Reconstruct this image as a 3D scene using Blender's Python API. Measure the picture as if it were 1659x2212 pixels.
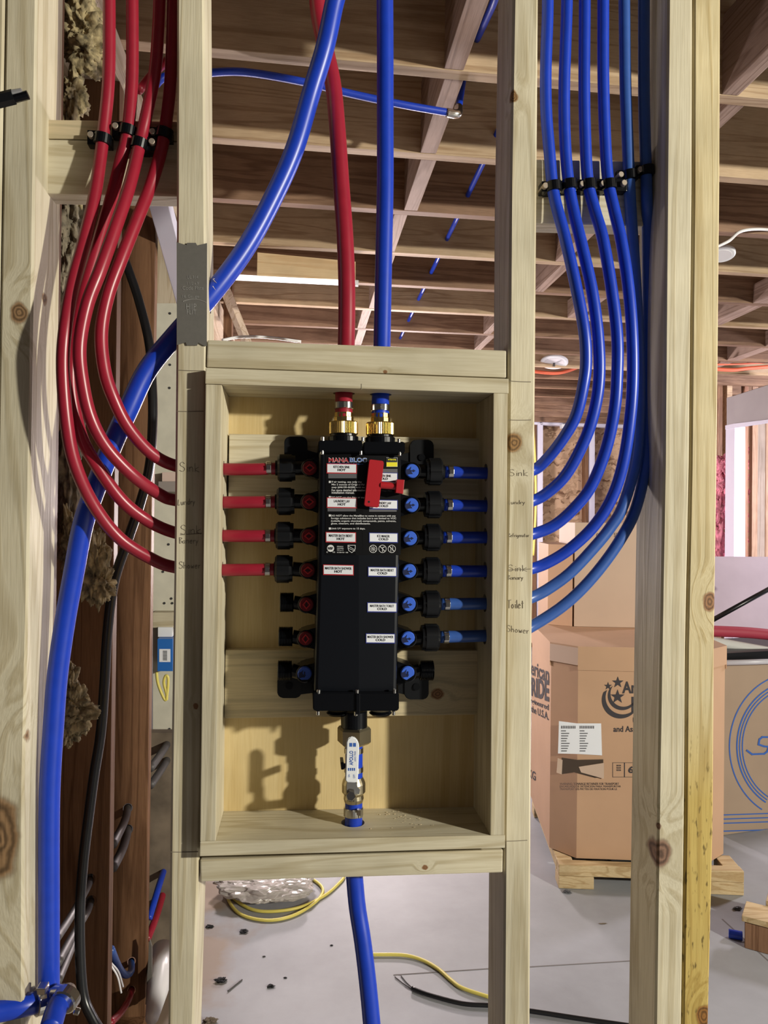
import bpy, bmesh, math, random
from mathutils import Vector, Matrix, noise
random.seed(7)
for o in list(bpy.data.objects): bpy.data.objects.remove(o, do_unlink=True)
SC = bpy.context.scene
COL = SC.collection
V = Vector
# ------------------------------------------------------------------ camera
D, CZ, F = 1.045, 1.38, 1661.0
YAW, PITCH, ROLL = math.radians(6.1), math.radians(0.35), math.radians(0.65)
fw = V((math.sin(YAW)*math.cos(PITCH), math.cos(YAW)*math.cos(PITCH), math.sin(PITCH)))
r0 = V((math.cos(YAW), -math.sin(YAW), 0)); u0 = r0.cross(fw)
RT = r0*math.cos(ROLL)+u0*math.sin(ROLL); UP = u0*math.cos(ROLL)-r0*math.sin(ROLL)
CAM = V((0, -D, CZ))
cd = bpy.data.cameras.new('camera'); cam = bpy.data.objects.new('camera', cd); COL.objects.link(cam)
cd.sensor_fit = 'VERTICAL'; cd.sensor_height = 24; cd.lens = F/2212*24; cd.clip_start = .02; cd.clip_end = 60
M = Matrix((RT, UP, -fw)).transposed().to_4x4(); M.translation = CAM
cam.matrix_world = M
SC.camera = cam
# ------------------------------------------------------------------ light
SC.view_settings.view_transform = 'Standard'; SC.view_settings.look = 'None'
SC.view_settings.gamma = 1; SC.view_settings.use_curve_mapping = False
SC.view_settings.exposure = 0.0
world = bpy.data.worlds.new('world'); SC.world = world; world.use_nodes = True
world.node_tree.nodes['Background'].inputs[0].default_value = (1, .90, .93, 1)
world.node_tree.nodes['Background'].inputs[1].default_value = 0.042
def lamp(name, loc, power, col, rad, kind='POINT', target=None, size=None):
    l = bpy.data.lights.new(name, kind); l.energy = power; l.color = col
    if kind == 'AREA':
        l.shape = 'RECTANGLE'; l.size, l.size_y = size
    else: l.shadow_soft_size = rad
    o = bpy.data.objects.new(name, l); COL.objects.link(o); o.location = loc
    if target is not None: o.rotation_euler = (V(target)-V(loc)).to_track_quat('-Z', 'Y').to_euler()
    return o
lamp('work_light', (3.2, -2.35, 2.13), 760, (1, .955, .82), .07)
lamp('room_lamp_left', (-.10, 2.5, 1.25), 66, (1, .88, .88), .13)
lamp('room_lamp_centre', (.75, 5.2, 1.5), 240, (1, .88, .88), .14)
lamp('room_lamp_right', (4.4, 3.0, 1.8), 290, (.97, .90, .98), .2)
# ------------------------------------------------------------------ projection of photo measurements on real planes
def ray(px, py): return (fw + RT*((px-829.5)/F) + UP*((1106-py)/F))
def W(px, py, y=0.0):
    d = ray(px, py); return CAM + d*((y-CAM.y)/d.y)
def WX(px, py, x):
    d = ray(px, py); return CAM + d*((x-CAM.x)/d.x)
def WZ(px, py, z):
    d = ray(px, py); return CAM + d*((z-CAM.z)/d.z)
def WP(px, py, p, n):
    d = ray(px, py); return CAM + d*((p-CAM).dot(n)/d.dot(n))
# ------------------------------------------------------------------ materials
def newmat(name):
    m = bpy.data.materials.new(name); m.use_nodes = True
    nt = m.node_tree; b = nt.nodes['Principled BSDF']; return m, nt, b
def pm(name, col, rough=.5, metal=0, spec=.5, coat=0, emit=None, noise=0, nscale=40, bump=0):
    m, nt, b = newmat(name)
    b.inputs['Base Color'].default_value = (*col, 1); b.inputs['Roughness'].default_value = rough
    b.inputs['Metallic'].default_value = metal; b.inputs['Specular IOR Level'].default_value = spec
    b.inputs['Coat Weight'].default_value = coat
    if emit: b.inputs['Emission Color'].default_value = (*emit[0], 1); b.inputs['Emission Strength'].default_value = emit[1]
    if noise or bump:
        g = nt.nodes.new('ShaderNodeNewGeometry'); n = nt.nodes.new('ShaderNodeTexNoise')
        n.inputs['Scale'].default_value = nscale; n.inputs['Detail'].default_value = 5
        nt.links.new(g.outputs['Position'], n.inputs['Vector'])
        if noise:
            r = nt.nodes.new('ShaderNodeMapRange'); r.inputs['From Min'].default_value = .3; r.inputs['From Max'].default_value = .7
            r.inputs['To Min'].default_value = 1-noise; r.inputs['To Max'].default_value = 1+noise
            x = nt.nodes.new('ShaderNodeVectorMath'); x.operation = 'SCALE'; x.inputs[0].default_value = col
            nt.links.new(n.outputs['Fac'], r.inputs['Value']); nt.links.new(r.outputs[0], x.inputs['Scale'])
            nt.links.new(x.outputs[0], b.inputs['Base Color'])
        if bump:
            bp = nt.nodes.new('ShaderNodeBump'); bp.inputs['Strength'].default_value = bump; bp.inputs['Distance'].default_value = .002
            nt.links.new(n.outputs['Fac'], bp.inputs['Height']); nt.links.new(bp.outputs[0], b.inputs['Normal'])
    return m
def wood(name, base, dark, axis='z', knots=(), contrast=1.0, ring=9, rough=.62, kcol=(.22, .11, .05), gouge=0):
    m, nt, b = newmat(name); N, L = nt.nodes, nt.links
    b.inputs['Roughness'].default_value = rough; b.inputs['Specular IOR Level'].default_value = .3
    geo = N.new('ShaderNodeNewGeometry'); oi = N.new('ShaderNodeObjectInfo')
    off = N.new('ShaderNodeVectorMath'); off.operation = 'SCALE'; off.inputs[0].default_value = (3.1, 5.3, 7.7)
    L.new(oi.outputs['Random'], off.inputs['Scale'])
    add = N.new('ShaderNodeVectorMath'); add.operation = 'ADD'
    L.new(geo.outputs['Position'], add.inputs[0]); L.new(off.outputs[0], add.inputs[1])
    mp = N.new('ShaderNodeMapping'); mp.inputs['Scale'].default_value = {'z': (1, 1, .045), 'x': (.045, 1, 1), 'y': (1, .045, 1)}[axis]
    warp = None
    kmask = None; kring = None
    for kn in knots:
        kp, kr = kn[0], kn[1]; st_ = kn[2] if len(kn) > 2 else .8
        d = N.new('ShaderNodeVectorMath'); d.operation = 'SUBTRACT'; L.new(geo.outputs['Position'], d.inputs[0]); d.inputs[1].default_value = kp
        sc = N.new('ShaderNodeVectorMath'); sc.operation = 'MULTIPLY'; L.new(d.outputs[0], sc.inputs[0])
        sc.inputs[1].default_value = {'z': (1/kr, .6/kr, st_/kr), 'x': (.8/kr, .6/kr, 1/kr), 'y': (1/kr, .8/kr, 1/kr)}[axis]
        ln = N.new('ShaderNodeVectorMath'); ln.operation = 'LENGTH'; L.new(sc.outputs[0], ln.inputs[0])
        kn_ = N.new('ShaderNodeTexNoise'); kn_.inputs['Scale'].default_value = .7/kr; kn_.inputs['Detail'].default_value = 3; L.new(geo.outputs['Position'], kn_.inputs['Vector'])
        ka = N.new('ShaderNodeMath'); ka.operation = 'MULTIPLY_ADD'; ka.inputs[1].default_value = .9; L.new(kn_.outputs['Fac'], ka.inputs[0]); L.new(ln.outputs['Value'], ka.inputs[2])
        kb = N.new('ShaderNodeMath'); kb.operation = 'SUBTRACT'; kb.inputs[1].default_value = .45; L.new(ka.outputs[0], kb.inputs[0])
        mr = N.new('ShaderNodeMapRange'); mr.interpolation_type = 'SMOOTHSTEP'; L.new(kb.outputs[0], mr.inputs['Value'])
        mr.inputs['From Min'].default_value = .75; mr.inputs['From Max'].default_value = 1.15; mr.inputs['To Min'].default_value = 1; mr.inputs['To Max'].default_value = 0
        w = N.new('ShaderNodeMapRange'); w.interpolation_type = 'SMOOTHSTEP'; L.new(ln.outputs['Value'], w.inputs['Value'])
        w.inputs['From Min'].default_value = .5; w.inputs['From Max'].default_value = 4.5; w.inputs['To Min'].default_value = kr*1.6; w.inputs['To Max'].default_value = 0
        rg = N.new('ShaderNodeMath'); rg.operation = 'SINE'; ml = N.new('ShaderNodeMath'); ml.operation = 'MULTIPLY'; ml.inputs[1].default_value = 17
        L.new(kb.outputs[0], ml.inputs[0]); L.new(ml.outputs[0], rg.inputs[0])
        def comb(a, bb, op):
            if a is None: return bb
            x = N.new('ShaderNodeMath'); x.operation = op; L.new(a, x.inputs[0]); L.new(bb, x.inputs[1]); return x.outputs[0]
        rgm = N.new('ShaderNodeMath'); rgm.operation = 'MULTIPLY'; L.new(rg.outputs[0], rgm.inputs[0]); L.new(mr.outputs[0], rgm.inputs[1])
        warp = comb(warp, w.outputs[0], 'ADD'); kmask = comb(kmask, mr.outputs[0], 'MAXIMUM'); kring = comb(kring, rgm.outputs[0], 'ADD')
    src = add.outputs[0]
    if warp is not None:
        cb = N.new('ShaderNodeCombineXYZ'); L.new(warp, cb.inputs[0 if axis == 'z' else 2]); L.new(warp, cb.inputs[1])
        a2 = N.new('ShaderNodeVectorMath'); a2.operation = 'ADD'; L.new(src, a2.inputs[0]); L.new(cb.outputs[0], a2.inputs[1]); src = a2.outputs[0]
    L.new(src, mp.inputs['Vector'])
    n1 = N.new('ShaderNodeTexNoise'); n1.inputs['Scale'].default_value = 420; n1.inputs['Detail'].default_value = 3; L.new(mp.outputs[0], n1.inputs['Vector'])
    n2 = N.new('ShaderNodeTexNoise'); n2.inputs['Scale'].default_value = 14; n2.inputs['Detail'].default_value = 2; n2.inputs['Distortion'].default_value = .6; L.new(mp.outputs[0], n2.inputs['Vector'])
    mul = N.new('ShaderNodeMath'); mul.operation = 'MULTIPLY'; mul.inputs[1].default_value = ring*2*math.pi; L.new(n2.outputs['Fac'], mul.inputs[0])
    sn = N.new('ShaderNodeMath'); sn.operation = 'SINE'; L.new(mul.outputs[0], sn.inputs[0])
    pw = N.new('ShaderNodeMapRange'); pw.inputs['From Min'].default_value = .2; pw.inputs['From Max'].default_value = 1; pw.inputs['To Max'].default_value = .62*contrast; L.new(sn.outputs[0], pw.inputs['Value'])
    f1 = N.new('ShaderNodeMapRange'); f1.inputs['From Min'].default_value = .35; f1.inputs['From Max'].default_value = .75; f1.inputs['To Max'].default_value = .45*contrast; L.new(n1.outputs['Fac'], f1.inputs['Value'])
    sm = N.new('ShaderNodeMath'); sm.operation = 'ADD'; sm.use_clamp = True; L.new(pw.outputs[0], sm.inputs[0]); L.new(f1.outputs[0], sm.inputs[1])
    mx = N.new('ShaderNodeMix'); mx.data_type = 'RGBA'; mx.inputs['A'].default_value = (*base, 1); mx.inputs['B'].default_value = (*dark, 1); L.new(sm.outputs[0], mx.inputs['Factor'])
    n3 = N.new('ShaderNodeTexNoise'); n3.inputs['Scale'].default_value = 7; n3.inputs['Detail'].default_value = 3; L.new(add.outputs[0], n3.inputs['Vector'])
    v = N.new('ShaderNodeMapRange'); v.inputs['From Min'].default_value = .3; v.inputs['From Max'].default_value = .7; v.inputs['To Min'].default_value = .86; v.inputs['To Max'].default_value = 1.1; L.new(n3.outputs['Fac'], v.inputs['Value'])
    vs = N.new('ShaderNodeVectorMath'); vs.operation = 'SCALE'; L.new(mx.outputs['Result'], vs.inputs[0]); L.new(v.outputs[0], vs.inputs['Scale'])
    out = vs.outputs[0]
    if kmask is not None:
        kc = N.new('ShaderNodeMapRange'); kc.inputs['From Min'].default_value = -1; kc.inputs['To Min'].default_value = .6; kc.inputs['To Max'].default_value = 1.5; L.new(kring, kc.inputs['Value'])
        kv = N.new('ShaderNodeVectorMath'); kv.operation = 'SCALE'; kv.inputs[0].default_value = kcol; L.new(kc.outputs[0], kv.inputs['Scale'])
        km = N.new('ShaderNodeMix'); km.data_type = 'RGBA'; L.new(kmask, km.inputs['Factor']); L.new(out, km.inputs['A']); L.new(kv.outputs[0], km.inputs['B']); out = km.outputs['Result']
    L.new(out, b.inputs['Base Color'])
    bp = N.new('ShaderNodeBump'); bp.inputs['Strength'].default_value = .25; bp.inputs['Distance'].default_value = .0012; L.new(sm.outputs[0], bp.inputs['Height']); L.new(bp.outputs[0], b.inputs['Normal'])
    if gouge:
        mg = N.new('ShaderNodeMapping'); mg.inputs['Scale'].default_value = (1, 1, .28); L.new(geo.outputs['Position'], mg.inputs['Vector'])
        ng = N.new('ShaderNodeTexNoise'); ng.inputs['Scale'].default_value = 190; ng.inputs['Detail'].default_value = 2; L.new(mg.outputs[0], ng.inputs['Vector'])
        rg = N.new('ShaderNodeMapRange'); rg.inputs['From Min'].default_value = .6; rg.inputs['From Max'].default_value = .7; L.new(ng.outputs['Fac'], rg.inputs['Value'])
        sp = N.new('ShaderNodeSeparateXYZ'); L.new(geo.outputs['Position'], sp.inputs[0])
        zr = N.new('ShaderNodeMapRange'); zr.inputs['From Min'].default_value = gouge; zr.inputs['From Max'].default_value = gouge-.15; L.new(sp.outputs['Z'], zr.inputs['Value'])
        gm = N.new('ShaderNodeMath'); gm.operation = 'MULTIPLY'; L.new(rg.outputs[0], gm.inputs[0]); L.new(zr.outputs[0], gm.inputs[1])
        st = N.new('ShaderNodeMix'); st.data_type = 'RGBA'; L.new(zr.outputs[0], st.inputs['Factor']); L.new(out, st.inputs['A'])
        stc = N.new('ShaderNodeVectorMath'); stc.operation = 'MULTIPLY'; L.new(out, stc.inputs[0]); stc.inputs[1].default_value = (.86, .75, .38); L.new(stc.outputs[0], st.inputs['B'])
        g2 = N.new('ShaderNodeMix'); g2.data_type = 'RGBA'; L.new(gm.outputs[0], g2.inputs['Factor']); L.new(st.outputs['Result'], g2.inputs['A']); g2.inputs['B'].default_value = (.16, .11, .03, 1)
        L.new(g2.outputs['Result'], b.inputs['Base Color'])
    return m
LW, LD = (.60, .545, .405), (.43, .365, .235)       # pale spruce
spruce = wood('spruce_vertical', LW, LD, 'z')
spruce_x = wood('spruce_horizontal', LW, LD, 'x')
spruce_y = wood('spruce_depth', (.58, .47, .36), (.38, .28, .18), 'y')
joistw = wood('joist_wood', (.27, .165, .105), (.14, .075, .045), 'x', ring=7)
joist_pale = wood('joist_pale_wood', (.50, .37, .24), (.32, .21, .12), 'x', ring=7)
blockw = wood('joist_block_wood', (.38, .27, .215), (.22, .14, .10), 'y')
oldstud = wood('old_brown_stud', (.21, .108, .055), (.10, .045, .02), 'z')
farstud = wood('far_brown_wood', (.30, .165, .095), (.15, .07, .035), 'z')
panel_ply = wood('yellow_plywood', (.66, .52, .27), (.52, .37, .15), 'z', contrast=.7, ring=4)
pallet_w = wood('pallet_pine', (.62, .48, .28), (.42, .28, .13), 'x')
black = pm('black_plastic', (.003, .0035, .005), .25, spec=.35)
blackm = pm('black_matte_plastic', (.004, .0045, .006), .4, spec=.35)
bodyb = pm('black_housing', (.004, .005, .008), .35, spec=.35)
blabel = pm('glossy_black_label', (.002, .002, .003), .4, spec=.3)
redp = pm('red_pipe_plastic', (.30, .014, .032), .33, noise=.06, nscale=60)
bluep = pm('blue_pipe_plastic', (.008, .045, .46), .36, noise=.06, nscale=60)
bluep2 = pm('dull_blue_pipe_plastic', (.035, .10, .36), .34, noise=.06, nscale=60)
redkey = pm('red_key_plastic', (.42, .010, .018), .42)
steel = pm('stainless_steel', (.62, .60, .56), .22, 1)
steeld = pm('galvanised_plate', (.22, .21, .19), .5, .55, noise=.04, nscale=200)
brass = pm('brass', (.80, .58, .22), .22, 1)
brassd = pm('dull_nickel_brass', (.55, .48, .33), .32, 1)
white = pm('white_paper', (.78, .80, .85), .6)
whitep = pm('white_vinyl', (.80, .82, .85), .35)
inkk = pm('black_ink', (.01, .01, .012), .6)
inkw = pm('white_ink', (.72, .72, .72), .6)
inkg = pm('grey_ink', (.10, .10, .11), .6)
inkb = pm('blue_ink', (.03, .11, .42), .6)
inkr = pm('red_ink', (.50, .03, .04), .5)
yel = pm('yellow_ink', (.80, .72, .02), .5)
pencil = pm('pencil_mark', (.20, .17, .125), .8)
rdial = pm('red_dial_plastic', (.20, .006, .010), .3)
rdial2 = pm('bright_red_dial_mark', (.62, .03, .03), .35)
bdial = pm('blue_dial_plastic', (.05, .14, .66), .35)
bdialk = pm('dark_blue_shade_and_arrow', (.004, .010, .06), .5)  # serves the dial arrow and the painted shade wedge
card = pm('cardboard', (.50, .31, .19), .75, noise=.05, nscale=5)
cardl = pm('cardboard_light', (.58, .43, .33), .75, noise=.04, nscale=5)
cardd = pm('cardboard_dull', (.34, .25, .18), .75, noise=.05, nscale=5)
cardk = pm('carton_print', (.035, .03, .035), .7)
greyp = pm('grey_cable', (.07, .065, .065), .5)
yellowc = pm('yellow_cable', (.72, .62, .14), .4)
orangec = pm('orange_cord', (.70, .14, .07), .5)
blackc = pm('black_cable', (.008, .009, .011), .3)
pvc = pm('white_pvc', (.76, .76, .78), .3)
drywall = pm('drywall_paper', (.40, .34, .40), .85, noise=.06, nscale=6)
soffitm = pm('grey_drywall', (.36, .33, .34), .85, noise=.05, nscale=5)
whitepost = pm('white_painted_wood', (.66, .64, .76), .6)
yinsul = pm('yellow_glass_wool', (.27, .22, .12), .95, noise=.75, nscale=70, bump=1)
pinsul = pm('pink_glass_wool', (.66, .22, .30), .95, noise=.4, nscale=25, bump=1)
blackpaper = pm('black_foundation_paper', (.012, .012, .012), .8, noise=.4, nscale=30)
bluebox = pm('blue_electrical_box', (.02, .14, .48), .4)
film = pm('plastic_film', (.62, .58, .55), .25)
film.node_tree.nodes['Principled BSDF'].inputs['Transmission Weight'].default_value = .35
redfoam = pm('red_sleeve', (.34, .03, .06), .6)
greenw = pm('pale_painted_board', (.60, .58, .48), .7, noise=.08, nscale=20)
concw = pm('dirty_concrete', (.16, .125, .09), .9, noise=.35, nscale=14, bump=.6)
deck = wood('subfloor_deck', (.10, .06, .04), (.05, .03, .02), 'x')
# concrete floor
def floor_mat():
    m, nt, b = newmat('concrete_floor'); N, L = nt.nodes, nt.links
    b.inputs['Roughness'].default_value = .55
    g = N.new('ShaderNodeNewGeometry')
    n = N.new('ShaderNodeTexNoise'); n.inputs['Scale'].default_value = 1.6; n.inputs['Detail'].default_value = 8; n.inputs['Roughness'].default_value = .62; L.new(g.outputs['Position'], n.inputs['Vector'])
    r = N.new('ShaderNodeValToRGB'); r.color_ramp.elements[0].position = .3; r.color_ramp.elements[0].color = (.25, .256, .272, 1)
    r.color_ramp.elements[1].position = .7; r.color_ramp.elements[1].color = (.39, .405, .435, 1); L.new(n.outputs['Fac'], r.inputs['Fac'])
    # sawdust near the left wall
    s = N.new('ShaderNodeSeparateXYZ'); L.new(g.outputs['Position'], s.inputs[0])
    n2 = N.new('ShaderNodeTexNoise'); n2.inputs['Scale'].default_value = 5; n2.inputs['Detail'].default_value = 7; L.new(g.outputs['Position'], n2.inputs['Vector'])
    a = N.new('ShaderNodeMath'); a.operation = 'MULTIPLY_ADD'; a.inputs[1].default_value = .55; L.new(n2.outputs['Fac'], a.inputs[0]); L.new(s.outputs['X'], a.inputs[2])
    mr = N.new('ShaderNodeMapRange'); mr.inputs['From Min'].default_value = .10; mr.inputs['From Max'].default_value = -.02; mr.inputs['To Max'].default_value = .8; L.new(a.outputs[0], mr.inputs['Value'])
    mx = N.new('ShaderNodeMix'); mx.data_type = 'RGBA'; L.new(mr.outputs[0], mx.inputs['Factor']); L.new(r.outputs[0], mx.inputs['A']); mx.inputs['B'].default_value = (.26, .18, .11, 1)
    L.new(mx.outputs['Result'], b.inputs['Base Color'])
    bp = N.new('ShaderNodeBump'); bp.inputs['Strength'].default_value = .15; bp.inputs['Distance'].default_value = .01; L.new(n.outputs['Fac'], bp.inputs['Height']); L.new(bp.outputs[0], b.inputs['Normal'])
    return m
def osb_mat():
    m, nt, b = newmat('oriented_strand_board'); N, L = nt.nodes, nt.links
    b.inputs['Roughness'].default_value = .8
    g = N.new('ShaderNodeNewGeometry')
    vo = N.new('ShaderNodeTexVoronoi'); vo.inputs['Scale'].default_value = 27; vo.inputs['Randomness'].default_value = 1
    n = N.new('ShaderNodeTexNoise'); n.inputs['Scale'].default_value = 9; n.inputs['Detail'].default_value = 4; L.new(g.outputs['Position'], n.inputs['Vector'])
    mp = N.new('ShaderNodeVectorMath'); mp.operation = 'MULTIPLY_ADD'; L.new(n.outputs['Color'], mp.inputs[0]); mp.inputs[1].default_value = (.35, .1, .22); L.new(g.outputs['Position'], mp.inputs[2])
    mq = N.new('ShaderNodeMapping'); mq.inputs['Scale'].default_value = (.55, .2, 1.2); L.new(mp.outputs[0], mq.inputs['Vector'])
    L.new(mq.outputs[0], vo.inputs['Vector'])
    s = N.new('ShaderNodeSeparateXYZ'); L.new(vo.outputs['Color'], s.inputs[0])
    r = N.new('ShaderNodeValToRGB'); r.color_ramp.elements[0].color = (.16, .08, .045, 1); r.color_ramp.elements[1].color = (.56, .38, .25, 1); r.color_ramp.elements[1].position = .8
    e = r.color_ramp.elements.new(.18); e.color = (.36, .23, .14, 1)
    L.new(s.outputs[0], r.inputs['Fac']); L.new(r.outputs[0], b.inputs['Base Color'])
    return m
conc = floor_mat(); osb = osb_mat()
# ------------------------------------------------------------------ object helpers
WL = {}
def finish(name, bm, mat, parent=None, smooth=False, angle=None):
    me = bpy.data.meshes.new(name)
    bmesh.ops.recalc_face_normals(bm, faces=bm.faces)
    cs = [v.co for v in bm.verts]
    lo = V((min(c[i] for c in cs) for i in range(3))); hi = V((max(c[i] for c in cs) for i in range(3)))
    org = V(((lo.x+hi.x)/2, (lo.y+hi.y)/2, lo.z if parent is None else (lo.z+hi.z)/2))
    for v in bm.verts: v.co -= org
    for f in bm.faces: f.smooth = smooth
    bm.to_mesh(me); bm.free()
    if mat: me.materials.append(mat)
    o = bpy.data.objects.new(name, me); COL.objects.link(o)
    WL[o.name] = org
    o.location = org - (WL[parent.name] if parent else V((0, 0, 0)))
    if parent: o.parent = parent
    if smooth and angle:
        md = me
        for e in me.edges: pass
    return o
def tag(o, label, cat, group=None, kind=None):
    if label: o['label'] = label
    if cat: o['category'] = cat
    if group: o['group'] = group
    if kind: o['kind'] = kind
    return o
def struct(o, label=None):
    o['kind'] = 'structure'
    if label: o['label'] = label
    return o
def root(name, loc, label, cat, group=None):
    o = bpy.data.objects.new(name, None); COL.objects.link(o); o.location = loc; WL[o.name] = V(loc); o.empty_display_size = .05
    return tag(o, label, cat, group)
def hexa(bm, p, bev=0):
    """p: 8 points, 0-3 front loop, 4-7 back loop"""
    vs = [bm.verts.new(q) for q in p]
    fs = [bm.faces.new([vs[i] for i in f]) for f in ((0, 1, 2, 3), (7, 6, 5, 4), (0, 4, 5, 1), (1, 5, 6, 2), (2, 6, 7, 3), (3, 7, 4, 0))]
    if bev:
        es = set(e for f in fs for e in f.edges)
        bmesh.ops.bevel(bm, geom=list(es), offset=bev, segments=2, affect='EDGES', profile=.6)
    return bm
def box(bm, lo, hi, bev=0):
    x0, y0, z0 = lo; x1, y1, z1 = hi
    return hexa(bm, [(x0, y0, z0), (x1, y0, z0), (x1, y0, z1), (x0, y0, z1), (x0, y1, z0), (x1, y1, z0), (x1, y1, z1), (x0, y1, z1)], bev)
def nb(): return bmesh.new()
def boxo(name, lo, hi, mat, parent=None, bev=0): return finish(name, box(nb(), lo, hi, bev), mat, parent)
def quad_px(bm, tl, tr, br, bl, y0, y1, bev=0):
    """board whose front corners are given in photo measurements on plane y0, extruded straight back to y1"""
    f = [W(*bl, y0), W(*br, y0), W(*tr, y0), W(*tl, y0)]
    b = [V((q.x, y1, q.z)) for q in f]
    return hexa(bm, f+b, bev)
def catmull(pts, n=8):
    P = [V(p) for p in pts]
    if len(P) < 3: return P
    P = [P[0]*2-P[1]]+P+[P[-1]*2-P[-2]]
    out = []
    for i in range(1, len(P)-2):
        a, b, c, d = P[i-1:i+3]
        for k in range(n):
            t = k/n
            out.append(.5*((2*b)+(c-a)*t+(2*a-5*b+4*c-d)*t*t+(3*b-3*c+d-a)*t**3))
    out.append(P[-2]); return out
def tube(bm, pts, r, sides=16, n=8, raw=False, cap=True):
    P = pts if raw else catmull(pts, n)
    rr = r if isinstance(r, (list, tuple)) else [r]*len(P)
    t = (P[1]-P[0]).normalized()
    a = t.orthogonal().normalized(); rings = []
    for i, p in enumerate(P):
        t2 = (P[min(i+1, len(P)-1)]-P[max(i-1, 0)]).normalized()
        q = t.rotation_difference(t2); a = q @ a; a = (a-t2*a.dot(t2)).normalized(); b = t2.cross(a); t = t2
        rings.append([bm.verts.new(p+(a*math.cos(2*math.pi*k/sides)+b*math.sin(2*math.pi*k/sides))*rr[i]) for k in range(sides)])
    for i in range(len(rings)-1):
        for k in range(sides):
            bm.faces.new((rings[i][k], rings[i][(k+1) % sides], rings[i+1][(k+1) % sides], rings[i+1][k]))
    if cap: bm.faces.new(rings[0][::-1]); bm.faces.new(rings[-1])
    return bm
def lathe(bm, p0, p1, prof, sides=24, rmod=None):
    """prof: (t in 0..1 along p0->p1, radius)"""
    p0, p1 = V(p0), V(p1); ax = (p1-p0); t = ax.normalized(); a = t.orthogonal().normalized(); b = t.cross(a); rings = []
    for (s, r) in prof:
        rings.append([bm.verts.new(p0+ax*s+(a*math.cos(2*math.pi*k/sides)+b*math.sin(2*math.pi*k/sides))*r*(rmod(k) if rmod else 1)) for k in range(sides)])
    for i in range(len(rings)-1):
        for k in range(sides):
            bm.faces.new((rings[i][k], rings[i][(k+1) % sides], rings[i+1][(k+1) % sides], rings[i+1][k]))
    bm.faces.new(rings[0][::-1]); bm.faces.new(rings[-1]); return bm
def cyl(bm, p0, p1, r, sides=24, ch=0):
    L_ = (V(p1)-V(p0)).length; c = min(.45, ch/L_) if L_ else 0
    return lathe(bm, p0, p1, [(0, r-ch), (c, r), (1-c, r), (1, r-ch)] if ch else [(0, r), (1, r)], sides)
def prism(bm, pts, dvec, bev=0):
    a = [bm.verts.new(V(p)) for p in pts]; b = [bm.verts.new(V(p)+V(dvec)) for p in pts]; n = len(pts)
    fs = [bm.faces.new(a), bm.faces.new(b[::-1])]
    for i in range(n): fs.append(bm.faces.new((a[i], b[i], b[(i+1) % n], a[(i+1) % n])))
    if bev: bmesh.ops.bevel(bm, geom=list(set(e for f in fs for e in f.edges)), offset=bev, segments=2, affect='EDGES')
    return bm
def plate_px(bm, pts, y0, y1, bev=0): return prism(bm, [W(x, y, y0) for x, y in pts], (0, y1-y0, 0), bev)
def drill(o, cuts, mat=None):
    """bore round holes (p0, p1, radius) through o and keep the bored mesh"""
    bm = nb()
    for (p0, p1, r) in cuts: cyl(bm, p0, p1, r, 28)
    bmesh.ops.recalc_face_normals(bm, faces=bm.faces)
    me = bpy.data.meshes.new('bore'); bm.to_mesh(me); bm.free(); c = bpy.data.objects.new('bore', me); COL.objects.link(c)
    bpy.context.view_layer.update()
    md = o.modifiers.new('bore', 'BOOLEAN'); md.operation = 'DIFFERENCE'; md.object = c; md.solver = 'EXACT'
    dg = bpy.context.evaluated_depsgraph_get(); nm = bpy.data.meshes.new_from_object(o.evaluated_get(dg)); o.modifiers.clear()
    o.data = nm; bpy.data.objects.remove(c, do_unlink=True)
TC = {}
def textmesh(s, bold=0):
    k = (s, bold)
    if k not in TC:
        cu = bpy.data.curves.new('t', 'FONT'); cu.body = s; cu.offset = bold; cu.resolution_u = 3; cu.fill_mode = 'FRONT' if hasattr(cu, 'fill_mode') else 'FRONT'
        o = bpy.data.objects.new('t', cu); COL.objects.link(o); bpy.context.view_layer.update()
        me = bpy.data.meshes.new_from_object(o.evaluated_get(bpy.context.evaluated_depsgraph_get()))
        vs = [v.co.copy() for v in me.vertices]; fs = [tuple(p.vertices) for p in me.polygons]
        x0 = min(v.x for v in vs); x1 = max(v.x for v in vs); y0 = min(v.y for v in vs); y1 = max(v.y for v in vs)
        TC[k] = ([((v.x-x0)/(x1-x0), (v.y-y0)/(y1-y0)) for v in vs], fs)
        bpy.data.objects.remove(o, do_unlink=True); bpy.data.curves.remove(cu); bpy.data.meshes.remove(me)
    return TC[k]
def puttext(bm, s, bl, br, tl, bold=0, yfun=None):
    """lay the word in the parallelogram bl, br, tl (world points)"""
    vs, fs = textmesh(s, bold); bl, br, tl = V(bl), V(br), V(tl)
    vv = []
    for (u, v) in vs:
        p = bl+(br-bl)*u+(tl-bl)*v
        if yfun: p.y = yfun(p)
        vv.append(bm.verts.new(p))
    for f in fs:
        try: bm.faces.new([vv[i] for i in f])
        except ValueError: pass
    return bm
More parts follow.
